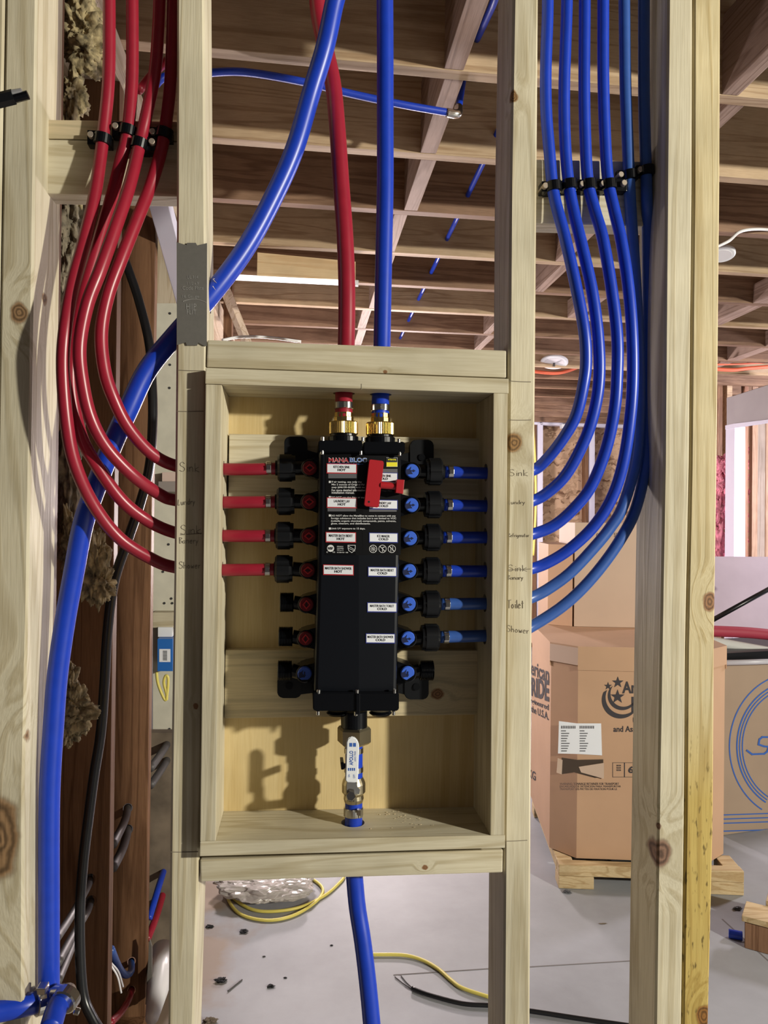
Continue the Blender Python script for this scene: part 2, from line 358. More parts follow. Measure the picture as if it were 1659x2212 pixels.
# simple one-stroke handwriting
GL = {'S': [[(.5, .85), (.3, 1), (.08, .85), (.12, .62), (.45, .42), (.5, .18), (.3, 0), (0, .1)]],
 'i': [[(.1, .5), (.12, 0)], [(.1, .72), (.12, .76)]], 'n': [[(0, .5), (.03, 0)], [(.03, .35), (.2, .52), (.32, .4), (.34, 0)]],
 'k': [[(.02, .95), (.05, 0)], [(.4, .55), (.05, .25), (.45, 0)]], 'L': [[(.05, .9), (0, 0), (.3, .04)]],
 'u': [[(0, .5), (.05, .05), (.25, .02), (.33, .5), (.36, 0)]], 'd': [[(.3, .45), (.05, .42), (.05, .05), (.3, .08)], [(.34, .95), (.34, 0)]],
 'r': [[(0, .5), (.04, 0)], [(.04, .3), (.25, .52)]], 'y': [[(0, .5), (.15, .1)], [(.35, .5), (.05, -.35)]],
 'B': [[(0, .95), (.03, 0)], [(0, .93), (.4, .8), (.03, .5), (.45, .25), (.03, 0)]], 'a': [[(.32, .45), (.05, .4), (.03, .05), (.28, .1), (.34, .48), (.38, 0)]],
 'e': [[(.03, .28), (.32, .32), (.2, .52), (.02, .3), (.1, .02), (.35, .08)]], 'h': [[(.02, .95), (.04, 0)], [(.04, .3), (.22, .5), (.32, .35), (.34, 0)]],
 'o': [[(.18, .5), (.02, .28), (.15, 0), (.35, .22), (.18, .5)]], 'w': [[(0, .5), (.1, .02), (.2, .35), (.3, .02), (.42, .5)]],
 'T': [[(0, .95), (.6, 1)], [(.3, .97), (.28, 0)]], 't': [[(.15, .9), (.17, 0)], [(0, .6), (.32, .62)]], 'l': [[(.05, 1), (.1, 0)]],
 'f': [[(.3, .95), (.12, .85), (.12, 0)], [(0, .5), (.28, .52)]], 'g': [[(.3, .45), (.05, .4), (.05, .1), (.3, .12)], [(.32, .48), (.3, -.3), (.05, -.28)]],
 'R': [[(0, .95), (.03, 0)], [(0, .93), (.38, .78), (.03, .5), (.42, 0)]], '-': [[(0, .4), (2.2, .45)]]}
WD = {'i': .2, 'l': .2, 'r': .3, 'S': .62, 'T': .6, 'w': .5}
def handwrite(bm, s, px0, px1, pyb, pyt, y=-.0003, slope=0, r=.00033):
    tot = sum(WD.get(c, .46)+.06 for c in s); x = 0
    for c in s:
        for st in GL[c]:
            pts = []
            for (u, v) in st:
                fx = (x+u)/tot; pts.append(W(px0+(px1-px0)*fx, pyb+(pyt-pyb)*v+slope*(px1-px0)*fx, y))
            tube(bm, pts, r, 5, 4)
        x += WD.get(c, .46)+.06
    return bm
# ================================================================== STRUCTURE
struct(boxo('floor', (-3, -3, -.1), (9, 9.5, 0), conc))
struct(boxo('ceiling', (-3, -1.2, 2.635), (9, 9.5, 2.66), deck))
WT = 2.315
struct(boxo('trim_1', (-1.2, 0, 0), (.62, .089, .036), spruce_x))        # sole plate of the framed wall
struct(boxo('trim_2', (-1.2, 0, WT), (.62, .089, 2.40), spruce_x))       # top plates of the framed wall
def stud(name, rows, y0, y1, mat, label, cat='wall stud', group=None, z0=.036, z1=WT, bev=.003):
    """rows: (py, left, right) of the narrow face in the photo, top to bottom"""
    a = [(W(l, py, y0), W(r, py, y0)) for py, l, r in rows]
    def ext(A, B, z):
        t = (z-A.z)/(B.z-A.z); return A+(B-A)*t
    (l0, q0), (l1, q1) = a[0], a[1]; (lm, qm), (ln, qn) = a[-2], a[-1]
    ring = [(ext(l1, l0, z1), ext(q1, q0, z1))]+a[1:-1]+[(ext(lm, ln, z0), ext(qm, qn, z0))]
    bm = nb(); c = bev; rings = []
    for (p, q) in ring:
        prof = [(p.x+c, y0), (q.x-c, y0), (q.x, y0+c), (q.x, y1-c), (q.x-c, y1), (p.x+c, y1), (p.x, y1-c), (p.x, y0+c)]
        zz = (p.z+q.z)/2
        rings.append([bm.verts.new((x, y, zz)) for x, y in prof])
    for i in range(len(rings)-1):
        for k in range(8): bm.faces.new((rings[i][k], rings[i][(k+1) % 8], rings[i+1][(k+1) % 8], rings[i+1][k]))
    bm.faces.new(rings[0]); bm.faces.new(rings[-1])
    return tag(finish(name, bm, mat), label, cat, group)
woodA = wood('stud_spruce_a', LW, LD, 'z', [(W(41, 676, 0), .0125), (W(-2, 1812, 0), .026, .42), (W(88, 645, .045), .008), (W(70, 1590, .01), .009)], kcol=(.20, .12, .06))
woodB = wood('stud_spruce_b', LW, LD, 'z', [(W(423, 1525, 0), .0035)])
woodC = wood('stud_spruce_c', LW, LD, 'z', [(W(1109, 207, 0), .007), (W(1112, 957, 0), .012)], kcol=(.20, .11, .04))
woodD = wood('stud_spruce_d', LW, LD, 'z', [(W(1425, 1840, .006), .017), (W(1423, 1785, 0), .004)], kcol=(.16, .09, .06))
woodE = wood('stud_spruce_e', (.60, .51, .31), (.42, .32, .15), 'z', [(W(1533, 1300, 0), .012), (W(1520, 2195, 0), .013)], gouge=1.13)
stA = stud('wall_stud', [(0, 12, 80), (640, 1, 71), (1240, -10, 61), (1700, -16, 51), (2212, -18, 50)], 0, .108, woodA, 'thick spruce stud nearest the left edge, beside the big blue pipe')
stZ = stud('wall_stud', [(0, -56, 10), (640, -68, -1), (2212, -90, -20)], 0, .108, spruce, 'stud sliver cut off by the left edge of the photo')
stB = stud('wall_stud', [(0, 382, 441), (700, 381, 446), (1240, 376, 441), (1700, 369, 435), (2212, 363, 419)], 0, .089, woodB, 'spruce stud with steel plate, left of the manifold box')
stC = stud('wall_stud', [(0, 1109, 1163), (400, 1102, 1160), (1000, 1098, 1155), (1400, 1092, 1149), (1780, 1090, 1147), (2212, 1087, 1145)], 0, .089, woodC, 'spruce stud with pencilled fixture names, right of the manifold box')
stD = stud('wall_stud', [(0, 1443, 1497), (400, 1439, 1496), (1000, 1434, 1490), (1400, 1427, 1482), (1780, 1421, 1479), (2212, 1415, 1473)], 0, .089, woodD, 'left stud of the doubled pair on the right, knot near the base')
stE = stud('wall_stud', [(0, 1499, 1557.5), (400, 1498, 1556), (1000, 1492, 1550), (1400, 1484, 1544), (1780, 1481, 1541.6), (2212, 1475, 1531)], 0, .089, woodE, 'right stud of the doubled pair, yellow and gouged at its foot')
# pipe bores through stud B are hidden behind its faces; blocks between studs
b = nb(); quad_px(b, (448, 734), (1094, 757), (1094, 816), (446, 793), 0, .089, .002)
hdr = tag(finish('blocking_board', b, wood('header_spruce', LW, LD, 'x', [(W(832, 803, 0), .0025)])), 'header block above the manifold box with two pipes through it', 'blocking')
b = nb(); quad_px(b, (432, 1857), (1087, 1836), (1086, 1885), (433, 1905), 0, .089, .002)
blk = tag(finish('blocking_board', b, wood('sill_spruce', LW, LD, 'x', [(W(918, 1874, 0), .0035)])), 'lower cross block under the manifold box, right above the floor opening', 'blocking')
b = nb(); quad_px(b, (98, 301), (392, 306), (392, 424), (98, 418), .052, .090, .002)
lb = tag(finish('blocking_board', b, spruce_x), 'upright cross block behind the red pipe clips', 'blocking')
b = nb(); quad_px(b, (98, 258), (392, 262), (392, 304), (98, 299), .052, .090, .002)
tag(finish('blocking_board', b, wood('short_block_spruce', (.57, .47, .31), LD, 'x')), 'narrow strip on top of the cross block at the red pipes', 'blocking')
b = nb(); quad_px(b, (1150, 344), (1450, 350), (1450, 490), (1150, 482), .052, .090, .002)
tag(finish('blocking_board', b, spruce_x), 'shaded cross block behind the blue pipe clips', 'blocking')
# nail slots under left block
# ---------------------------------------------------------------- manifold box (pine case)
YF, YB = -.019, .085
case = root('manifold_box', W(765, 1800, .04), 'open pine box framing the black water manifold', 'wooden box')
kx = [(W(945, 1500, .066), .008)]
b = nb(); quad_px(b, (444, 794), (1099, 818), (1099, 850), (443, 829), YF, YB, .0012); ctop = finish('top_board', b, spruce_x, case)
b = nb(); quad_px(b, (432, 1818), (1091, 1804), (1091, 1832), (431, 1850), YF, YB, .0012); cbot = finish('bottom_board', b, spruce_x, case)
b = nb(); quad_px(b, (444, 830), (479, 831), (466, 1817), (432, 1818), YF, YB, .0012); clef = finish('side_board', b, spruce, case)
b = nb(); quad_px(b, (1066, 849), (1097, 850), (1090, 1804), (1059, 1805), YF, YB, .0012); crig = finish('side_board', b, spruce, case)
b = nb(); quad_px(b, (440, 815), (1098, 825), (1090, 1800), (430, 1820), YB, YB+.008); finish('back_panel', b, panel_ply, case)
b = nb(); quad_px(b, (495, 937), (1041, 947), (1040, 1090), (493, 1081), .066, YB-.0002, .001); cl1 = finish('cleat', b, spruce_x, case)
b = nb(); quad_px(b, (487, 1404), (1036, 1405), (1034, 1544), (484, 1552), .066, YB-.0002, .001)
finish('cleat', b, wood('cleat_spruce', (.60, .50, .31), LD, 'x', kx), case)
b = nb(); quad_px(b, (780.2, 829), (781.4, 829), (781.4, 842), (780.2, 842), YF-.0003, YF+.0005); finish('pencil_line', b, pencil, case)
b = nb()
for i in range(60):
    p = WZ(random.uniform(520, 1040), random.uniform(1765, 1800), W(765, 1800, .03).z+.0005)
    if i > 12: p.x = W(random.gauss(885, 35), 1790, .03).x; p.y = random.uniform(.01, .075)
    p.y = max(0.0, min(.08, p.y)); p.z = W(p.x*1500+650, 1812, YF).z
    s = random.uniform(.0004, .0012); p.z = WZ(0, 0, 0).z*0 + W(760, 1811, YF).z
    bmesh.ops.create_icosphere(b, subdivisions=1, radius=s, matrix=Matrix.Translation(p) @ Matrix.Diagonal((1, 1, .4, 1)))
sawz = b
tag(finish('sawdust_crumbs', sawz, pm('sawdust', (.75, .62, .40), .9)), 'sawdust crumbs lying on the bottom board of the manifold box', 'sawdust', None, 'stuff')
# ---------------------------------------------------------------- the manifold
man = root('water_manifold', W(768, 1540, .05), 'black plumbing manifold with red and blue dials inside the pine box', 'water manifold')
YM, YR = -.030, .018           # front face, port axis
XC = W(775, 1240, YM).x
def front(p):  # two shallow facets meeting on a centre ridge
    cx = W(775, 975, YM).x + (W(775, 975, YM).z-p.z)*math.tan(ROLL*1.2)*(-1)
    return YM+.02*0+abs(p.x-cx)*.045
def fy(p): return front(p)-.0004
def fy2(p): return front(p)-.0008
def fy3(p): return front(p)-.0012
# body: cross-section loop with centre ridge, top to bottom
b = nb(); rings = []
for (py, xl, xr) in ((972, 690, 868), (1240, 686, 863), (1505, 678, 858)):
    L_, R_, C_ = W(xl, py, YM), W(xr, py, YM), W(775, py, YM); z = C_.z
    yl = YM+abs(L_.x-C_.x)*.045; yr = YM+abs(R_.x-C_.x)*.045
    prof = [(L_.x, yl+.005), (L_.x+.0018, yl+.0015), (L_.x+.005, yl-.0002), (C_.x, YM), (R_.x-.005, yr-.0002), (R_.x-.0018, yr+.0015), (R_.x, yr+.005), (R_.x, .062), (L_.x, .062)]
    rings.append([b.verts.new((x, y, z)) for x, y in prof])
for i in range(2):
    for k in range(9): b.faces.new((rings[i][k], rings[i][(k+1) % 9], rings[i+1][(k+1) % 9], rings[i+1][k]))
b.faces.new(rings[0]); b.faces.new(rings[2])
finish('housing', b, bodyb, man)
# end caps
def capblock(x0, x1, ya, yb_, yt=None):
    b = nb(); plate_px(b, [(x0, ya+2), (x0+3, ya), (x1-3, ya), (x1, ya+2), (x1, yb_-3), (x1-3, yb_), (x0+3, yb_), (x0, yb_-3)], -.038, .064, .0012); return b
finish('end_cap', capblock(688, 783, 951, 977), black, man)
finish('end_cap', capblock(785, 875, 954, 980), black, man)
cap = finish('end_cap', capblock(676, 862, 1496, 1536), black, man)
for x0 in (698, 790):
    b = nb(); cyl(b, W(x0+32, 1534, .028), W(x0+32, 1544, .028), .016, 28, .003); finish('bottom_boss', b, black, man)
b = nb(); quad_px(b, (769, 1498), (778, 1498), (778, 1544), (769, 1544), -.0405, -.02, .001); finish('rib', b, black, man)
for (x, y) in ((696, 977), (779, 978), (863, 980), (688, 1494), (771, 1494), (852, 1493), (687, 1540), (769, 1541), (850, 1540), (697, 948), (783, 949), (861, 952)):
    b = nb(); cyl(b, W(x, y, -.036)+V((0, 0, -.003)), W(x, y, -.036)+V((0, 0, .0028)), .0024, 12, .0006); finish('screw', b, steel, man)
# necks and outlet
for x0, ya, yb_ in ((742, 937, 955), (821, 939, 957)):
    b = nb(); cyl(b, W(x0, ya, YR), W(x0, yb_, YR), .0185, 32, .001); cyl(b, W(x0, ya+6, YR), W(x0, yb_+2, YR), .021, 32, .001); finish('inlet_collar', b, black, man)
b = nb(); cyl(b, W(765, 1534, .03), W(765, 1571, .03), .0185, 32, .001); finish('outlet_collar', b, black, man)
# mounting ears
def rounded(x0, y0, x1, y1, r, tl=1, tr=1, br=1, bl=1, n=5):
    pts = []
    for (cx, cy, a0, on) in ((x0+r, y0+r, 180, tl), (x1-r, y0+r, 270, tr), (x1-r, y1-r, 0, br), (x0+r, y1-r, 90, bl)):
        if on:
            for k in range(n+1):
                a = math.radians(a0+90*k/n); pts.append((cx+r*math.cos(a), cy+r*math.sin(a)))
        else:
            a = math.radians(a0+45); pts.append((cx+r*math.copysign(1, math.cos(a)), cy+r*math.copysign(1, math.sin(a))))
    return pts
for (x0, y0, x1, y1, w) in ((614, 943, 664, 1000, 1), (886, 950, 937, 1010, -1), (599, 1440, 651, 1508, 1), (874, 1440, 926, 1511, -1)):
    b = nb(); plate_px(b, rounded(x0, y0, x1, y1, 12), .050, .0655, .001)
    if w > 0: plate_px(b, [(x0+35, y0+25), (700, y0+40), (700, y1-14), (x0+35, y1-6)], .052, .0655)
    else: plate_px(b, [(860, y0+35), (x0+20, y0+20), (x0+20, y1-6), (860, y1-14)], .052, .0655)
    cyl(b, W((x0+x1)/2, (y0+y1)/2+8, .050), W((x0+x1)/2, (y0+y1)/2+8, .0475), .005, 16)
    finish('mounting_ear', b, blackm, man)
# ports
def dial(px, py, color, turned):
    c = W(px, py, -.0090); m1 = rdial if color == 'r' else bdial
    b = nb(); R = .0098
    lathe(b, c+V((0, .010, 0)), c, [(0, R), (.85, R), (1, R-.0012)], 28)
    o = finish('shutoff_dial', b, m1, man)
    k = .0058
    def diamond(s, y, hole=None):
        return [c+V((-k*s*1.15, y, 0)), c+V((0, y, k*s*.95)), c+V((k*s*1.15, y, 0)), c+V((0, y, -k*s*.95))]
    rot = Matrix.Rotation(math.radians(90 if turned else 0), 3, 'Y')
    def R3(ps): return [c+rot @ (p-c) for p in ps]
    b = nb()
    if color == 'r':
        o1 = [b.verts.new(p) for p in R3(diamond(1, -.0012))]; i1 = [b.verts.new(p) for p in R3(diamond(.62, -.0012))]
        o2 = [b.verts.new(p+V((0, .0014, 0))) for p in R3(diamond(1, -.0012))]; i2 = [b.verts.new(p+V((0, .0014, 0))) for p in R3(diamond(.62, -.0012))]
        for q in range(4):
            r_ = (q+1) % 4
            b.faces.new((o1[q], o1[r_], i1[r_], i1[q])); b.faces.new((o1[q], o2[q], o2[r_], o1[r_])); b.faces.new((i1[q], i1[r_], i2[r_], i2[q]))
        finish('diamond_ridge', b, rdial2, o)
    else:
        s = 1 if not turned else 1
        pts = [(-1.55, .25), (-.75, .45), (-.3, .95), (-.5, .2), (-.2, -.3), (.1, -.75), (-.6, -.8), (-1.3, -1.0), (-1.62, -.4)]
        prism(b, R3([c+V((x*k, -.0005, z*k)) for x, z in pts])if not turned else [c+V((x*k, -.0005, z*k)) for x, z in pts], (0, .0008, 0))
        finish('shade_wedge', b, bdialk, o)  # dark wedge paints the shading inside the blue dial
    b = nb()
    pts = [(-.5, .14), (.25, .14), (.25, .3), (.75, 0), (.25, -.3), (.25, -.14), (-.5, -.14)]
    if color == 'r': pts = [(-x, z) for x, z in pts]
    prism(b, R3([c+V((x*k, -.0008, z*k)) for x, z in pts]), (0, .001, 0)); finish('arrow', b, bdialk if color == 'b' else pm('dark_red_recess', (.03, .002, .003), .5), o)
def fluted(bm, p0, p1, r):
    return lathe(bm, p0, p1, [(0, r*.86), (.12, r), (.8, r), (.8, r*.93), (1, r*.9)], 48, lambda k: 1.0 if k % 8 < 6 else .94)
def port(side, kx_, ky, nutx0, nutx1, ny, kind, color, turned):
    """side -1 left, +1 right; kx_,ky dial centre; nut spans nutx0..nutx1"""
    edge = 692 if side < 0 else 860
    # arm: tapers from housing to the dial drum, teardrop
    b = nb()
    e0 = edge-4*side
    top = [(e0, ky-27), (kx_-side*4, ky-19), (kx_+side*12, ky-14), (kx_+side*18, ky-6), (kx_+side*18, ky+6), (kx_+side*12, ky+14), (kx_-side*4, ky+19), (e0, ky+27)]
    plate_px(b, top, -.001, .045, .002)
    cyl(b, W(kx_, ky, -.0075), W(kx_, ky, .02), .0117, 28, .0012)
    inner = nutx1 if side < 0 else nutx0
    pz = W(kx_, (ky+ny)/2, YR)
    q = W(inner, ny, YR)
    cyl(b, W(kx_, ky, YR), q-V((0, 0, 0)), .0100 if kind == 'nut' else .0095, 24)
    finish('port_arm', b, black, man)
    dial(kx_, ky, color, turned)
    p0, p1 = W(nutx0, ny, YR), W(nutx1, ny, YR)
    if kind == 'nut':
        b = nb()
        if side < 0: fluted(b, p0, p1, .0192)
        else: fluted(b, p1, p0, .0192)
        o = finish('coupling_nut', b, blackm, man)
    else:
        b = nb(); prof = []; n = 9
        for i in range(n):
            prof += [((i+.05)/n, .0128), ((i+.45)/n, .0142), ((i+.75)/n, .0128)]
        prof = [(0, .0125)]+prof+[(1, .0135)]
        lathe(b, p0, p1, prof, 28); finish('threaded_outlet', b, black, man)
LR = [(669, 1010.5, 600, 638, 1011, 'nut', 'r', 0), (668, 1084, 598, 636, 1083, 'nut', 'r', 0), (667, 1158, 596, 634, 1157, 'nut', 'r', 0), (665, 1232, 594, 632, 1229, 'nut', 'r', 0),
      (662, 1306, 605, 634, 1301, 'thread', 'r', 1), (660, 1380, 602, 632, 1375, 'thread', 'r', 1), (658, 1456, 600, 630, 1448, 'thread', 'b', 1)]
RR = [(891, 1017, 919, 954, 1019, 'nut', 'b', 0), (890, 1091, 917, 952, 1090, 'nut', 'b', 0), (887, 1163, 914, 950, 1161, 'nut', 'b', 0), (885, 1234, 912, 949, 1233, 'nut', 'b', 0),
      (884, 1306, 911, 948, 1305, 'nut', 'b', 0), (882, 1380, 910, 947, 1377, 'nut', 'b', 0), (881, 1455, 906, 935, 1448, 'thread', 'b', 1)]
for t in LR: port(-1, *t)
for t in RR: port(1, *t)
# ---- printed label
def sheet(px0, py0, px1, py1, yfun, th=0, nx=6, skew=0):
    b = nb(); g = []
    for j in range(2):
        row = []
        for i in range(nx+1):
            fx = i/nx
            p = W(px0+(px1-px0)*fx, (py0 if j == 0 else py1)+skew*fx, YM); p.y = yfun(p); row.append(b.verts.new(p))
        g.append(row)
    for i in range(nx): b.faces.new((g[0][i], g[0][i+1], g[1][i+1], g[1][i]))
    return b
Z4 = lambda x, y: (660+x/6.9125, 960+y/6.9125)
mlab = finish('printed_label', sheet(703, 978, 866, 1199, fy, nx=10), blabel, man)
def ltext(s, x0, yb_, x1, yt, mat, parent, name='lettering', bold=0, yf=fy2, skew=0):
    b = nb(); puttext(b, s, W(x0, yb_, YM), W(x1, yb_+skew, YM), W(x0, yt, YM), bold, yf); return finish(name, b, mat, parent)
b = nb()
def zl(s, x0, x1, yc, h=34, bold=.012):
    a = Z4(x0, yc+h/2); c = Z4(x1, yc-h/2); puttext(b, s, W(a[0], a[1], YM), W(c[0], a[1]+.3, YM), W(a[0], c[1], YM), bold, fy2)
zl('If air testing, use only the', 390, 838, 562); zl('Mix 2 ounces of Original Pal', 390, 880, 602); zl('soap (#46100-46200) with wa', 390, 885, 642)
zl('For more detailed information', 390, 892, 682); zl('installation manual.', 390, 728, 718); zl('DO NOT use pipe dope or any', 385, 880, 793, 34)
zl('DO NOT allow the ManaBloc to come in contact with any', 380, 1348, 1068); zl('foreign substance that includes but is not limited to VOC', 380, 1356, 1106)
zl('(volatile organic chemical) compounds, paints, solvents,', 380, 1354, 1146); zl('glues, cleaners, and disinfectants.', 380, 968, 1184); zl('Limit UV exposure to 15 days.', 380, 890, 1258)
finish('printed_text', b, inkw, mlab)
b = nb(); zl('Viega PEX', 1130, 1295, 694, 26, 0); finish('printed_text', b, inkg, mlab)
b = nb()
for yy in (558, 785, 1060, 1255):
    a = Z4(348, yy-14)
    p = [W(a[0]+dx, a[1]+dy, YM) for dx, dy in ((0, 0), (4.2, 0), (4.2, 4.4), (0, 4.4))]
    for q in p: q.y = fy2(q)
    b.faces.new([b.verts.new(q) for q in p])
finish('bullet_square', b, inkw, mlab)
for (s, x0, x1, m) in (('MANA', 343, 648, inkr), ('BLOC', 655, 915, inkb)):
    a = Z4(x0, 266); c = Z4(x1, 196)
    b = nb(); puttext(b, s, W(a[0], a[1], YM), W(c[0], a[1]+.6, YM), W(a[0], c[1], YM), .055, fy2); finish('logo_outline', b, whitep, mlab)
    b = nb(); puttext(b, s, W(a[0]+.3, a[1]-.5, YM), W(c[0]-.3, a[1]+.1, YM), W(a[0]+.3, c[1]+.5, YM), .01, fy3); finish('logo_letters', b, m, mlab)
b = nb(); a = Z4(345, 300); c = Z4(860, 272); puttext(b, 'Home Plumbing System', W(a[0], a[1], YM), W(c[0], a[1]+1.5, YM), W(a[0], c[1], YM), .01, fy2); finish('logo_letters', b, inkb, mlab)
a = Z4(1207, 195); c = Z4(1375, 333)
vb = finish('yellow_badge', sheet(a[0], a[1], c[0], c[1], fy2, nx=2), inkw, mlab)
finish('badge_face', sheet(a[0]+.5, a[1]+.5, c[0]-.5, a[1]+10, fy3, nx=2), inkk, mlab)
finish('badge_face', sheet(a[0]+.5, a[1]+10.3, c[0]-.5, c[1]-.5, fy3, nx=2), yel, mlab)
ltext('viega', a[0]+3, a[1]+7.6, c[0]-3, a[1]+2, yel, mlab, 'badge_lettering', .02, lambda p: front(p)-.0016)
def circ(px, py, r, n=24): return [(px+r*math.cos(2*math.pi*k/n), py+r*math.sin(2*math.pi*k/n)) for k in range(n)]
def flat(bm, pts, yf):
    vs = []
    for x, y in pts:
        p = W(x, y, YM); p.y = yf(p); vs.append(bm.verts.new(p))
    bm.faces.new(vs)
def ringf(bm, outer, inner, yf):
    A = []; B = []
    for x, y in outer:
        p = W(x, y, YM); p.y = yf(p); A.append(bm.verts.new(p))
    for x, y in inner:
        p = W(x, y, YM); p.y = yf(p); B.append(bm.verts.new(p))
    n = len(A)
    for i in range(n): bm.faces.new((A[i], A[(i+1) % n], B[(i+1) % n], B[i]))
def lineseg(bm, a, c, w, yf):
    d = math.hypot(c[0]-a[0], c[1]-a[1]); nx_, ny_ = -(c[1]-a[1])/d*w/2, (c[0]-a[0])/d*w/2
    flat(bm, [(a[0]+nx_, a[1]+ny_), (c[0]+nx_, c[1]+ny_), (c[0]-nx_, c[1]-ny_), (a[0]-nx_, a[1]-ny_)], yf)
b = nb(); n_ = Z4(375, 1552); flat(b, circ(n_[0], n_[1], 7.6), fy2); finish('round_seal', b, inkw, mlab)
ltext('NSF', n_[0]-5.4, n_[1]+3, n_[0]+5.4, n_[1]-3, inkk, mlab, 'seal_lettering', .03, fy3)
b = nb()
for s, x0, x1, yc in (('c', 312, 335, 1608), ('us', 405, 442, 1608), ('NSF/ANSI 61', 470, 562, 1524), ('CERTIFIED', 470, 568, 1553), ('NSF-pw-G', 470, 566, 1581), ('ICC/ESR PEX  1088', 470, 635, 1612)): zl(s, x0, x1, yc, 18, 0)
sh = [Z4(*p) for p in ((630, 1502), (746, 1502), (744, 1560), (735, 1585), (690, 1620), (640, 1585), (632, 1550))]
cx_ = sum(p[0] for p in sh)/7; cy_ = sum(p[1] for p in sh)/7
ringf(b, sh, [(cx_+(x-cx_)*.86, cy_+(y-cy_)*.86) for x, y in sh], fy2)
for q in (0, 30): lineseg(b, Z4(640, 1520+q), Z4(738, 1575+q*.6), .9, fy2)
for xx in (1010, 1150, 1290):
    c_ = Z4(xx, 1560); ringf(b, circ(*c_, 8.6), circ(*c_, 7.6), fy2); lineseg(b, (c_[0]-5.6, c_[1]-5.6), (c_[0]+5.6, c_[1]+5.6), 1.2, fy2)
    if xx == 1010:
        for k in range(8): lineseg(b, (c_[0]+2*math.cos(k*.785), c_[1]+2*math.sin(k*.785)), (c_[0]+6.2*math.cos(k*.785), c_[1]+6.2*math.sin(k*.785)), .9, fy2)
    elif xx == 1150: lineseg(b, (c_[0], c_[1]+6), (c_[0]+.5, c_[1]-3), 1.2, fy2); lineseg(b, (c_[0], c_[1]-3), (c_[0]+5, c_[1]-4), 1.2, fy2)
    else: lineseg(b, (c_[0]-2, c_[1]+6), (c_[0]-2, c_[1]-4), 1, fy2); lineseg(b, (c_[0]+2, c_[1]+4), (c_[0]+2, c_[1]-6), 1, fy2)
finish('printed_symbols', b, inkw, mlab)
b = nb()
for (x0, y0, x1, y1) in ((340, 430, 762, 505), (330, 935, 752, 1000), (1150, 365, 1375, 425), (950, 960, 1363, 1005)):
    a = Z4(x0, y0); c = Z4(x1, y1); flat(b, [a, (c[0], a[1]), c, (a[0], c[1])], fy2)
finish('grey_bar', b, inkg, mlab)
fyS1 = lambda p: front(p)-.0011
fyS2 = lambda p: front(p)-.0014
fyS3 = lambda p: front(p)-.0017
def sticker(x0, y0, x1, y1, t1, t2, m, w1):
    o = finish('fixture_sticker', sheet(x0, y0, x1, y1, fyS1, skew=1.0), m, man)
    o['label'] = ('red' if m is inkr else 'blue')+'-bordered white sticker reading '+t1+' '+t2
    finish('sticker_face', sheet(x0+1.6, y0+1.6, x1-1.6, y1-2.2, fyS2, skew=1.0), white, o)
    cx = (x0+x1)/2; h = y1-y0
    b = nb(); puttext(b, t1, W(cx-w1/2, y0+h*.47, YM), W(cx+w1/2, y0+h*.47+.8, YM), W(cx-w1/2, y0+h*.22, YM), .012, fyS3)
    w2 = 17 if t2 == 'HOT' else 21
    puttext(b, t2, W(cx-w2/2, y0+h*.78, YM), W(cx+w2/2, y0+h*.78+.2, YM), W(cx-w2/2, y0+h*.54, YM), .03, fyS3)
    finish('lettering', b, inkk, o)
sticker(705.6, 1001, 770.7, 1022.5, 'KITCHEN SINK', 'HOT', inkr, 35)
sticker(796, 1020, 859.6, 1041, 'KITCHEN SINK', 'COLD', pm('navy_ink', (.02, .03, .22), .5), 35)
navy = bpy.data.materials['navy_ink']
sticker(706, 1074.5, 771, 1097, 'LAUNDRY LAV', 'HOT', inkr, 34); sticker(797, 1079, 859.6, 1100, 'LAUNDRY LAV', 'COLD', navy, 34)
sticker(703.5, 1149, 769, 1171.5, 'MASTER BATH BIDET', 'HOT', inkr, 51); sticker(797, 1150.3, 860, 1172, 'ICE MAKER', 'COLD', navy, 27)
sticker(698, 1219.5, 764, 1242, 'MASTER BATH SHOWER', 'HOT', inkr, 57); sticker(794.5, 1224, 857.5, 1245.5, 'MASTER BATH BIDET', 'COLD', navy, 50)
sticker(793, 1301, 858, 1322.5, 'MASTER BATH TOILET', 'COLD', navy, 52); sticker(790, 1368, 854, 1389.6, 'MASTER BATH SHOWER', 'COLD', navy, 56)
# ---------------------------------------------------------------- red key
key = root('red_key', W(808, 1096, -.037), 'red plastic T-shaped key hanging over the manifold label', 'manifold key')
b = nb(); pts = [(799.5, 992.3), (827, 995.5), (829.3, 999), (818.5, 1094), (816, 1096.5), (789, 1093.3), (786.2, 1090), (797, 994.5)]
plate_px(b, pts, -.040, -.0345, .0007); kb = finish('handle', b, redkey, key)
b = nb(); cyl(b, W(797, 1084, -.0403), W(797, 1084, -.0395), .0014, 12); finish('hanging_hole', b, inkk, kb)
b = nb(); cyl(b, W(820, 1047.5, -.037), W(857, 1050.5, -.037), .0047, 16, .001); finish('stem', b, redkey, key)
b = nb(); quad_px(b, (857, 1035.5), (874, 1036.5), (871, 1067), (855, 1064), -.044, -.0300, .0006); finish('socket', b, redkey, key)
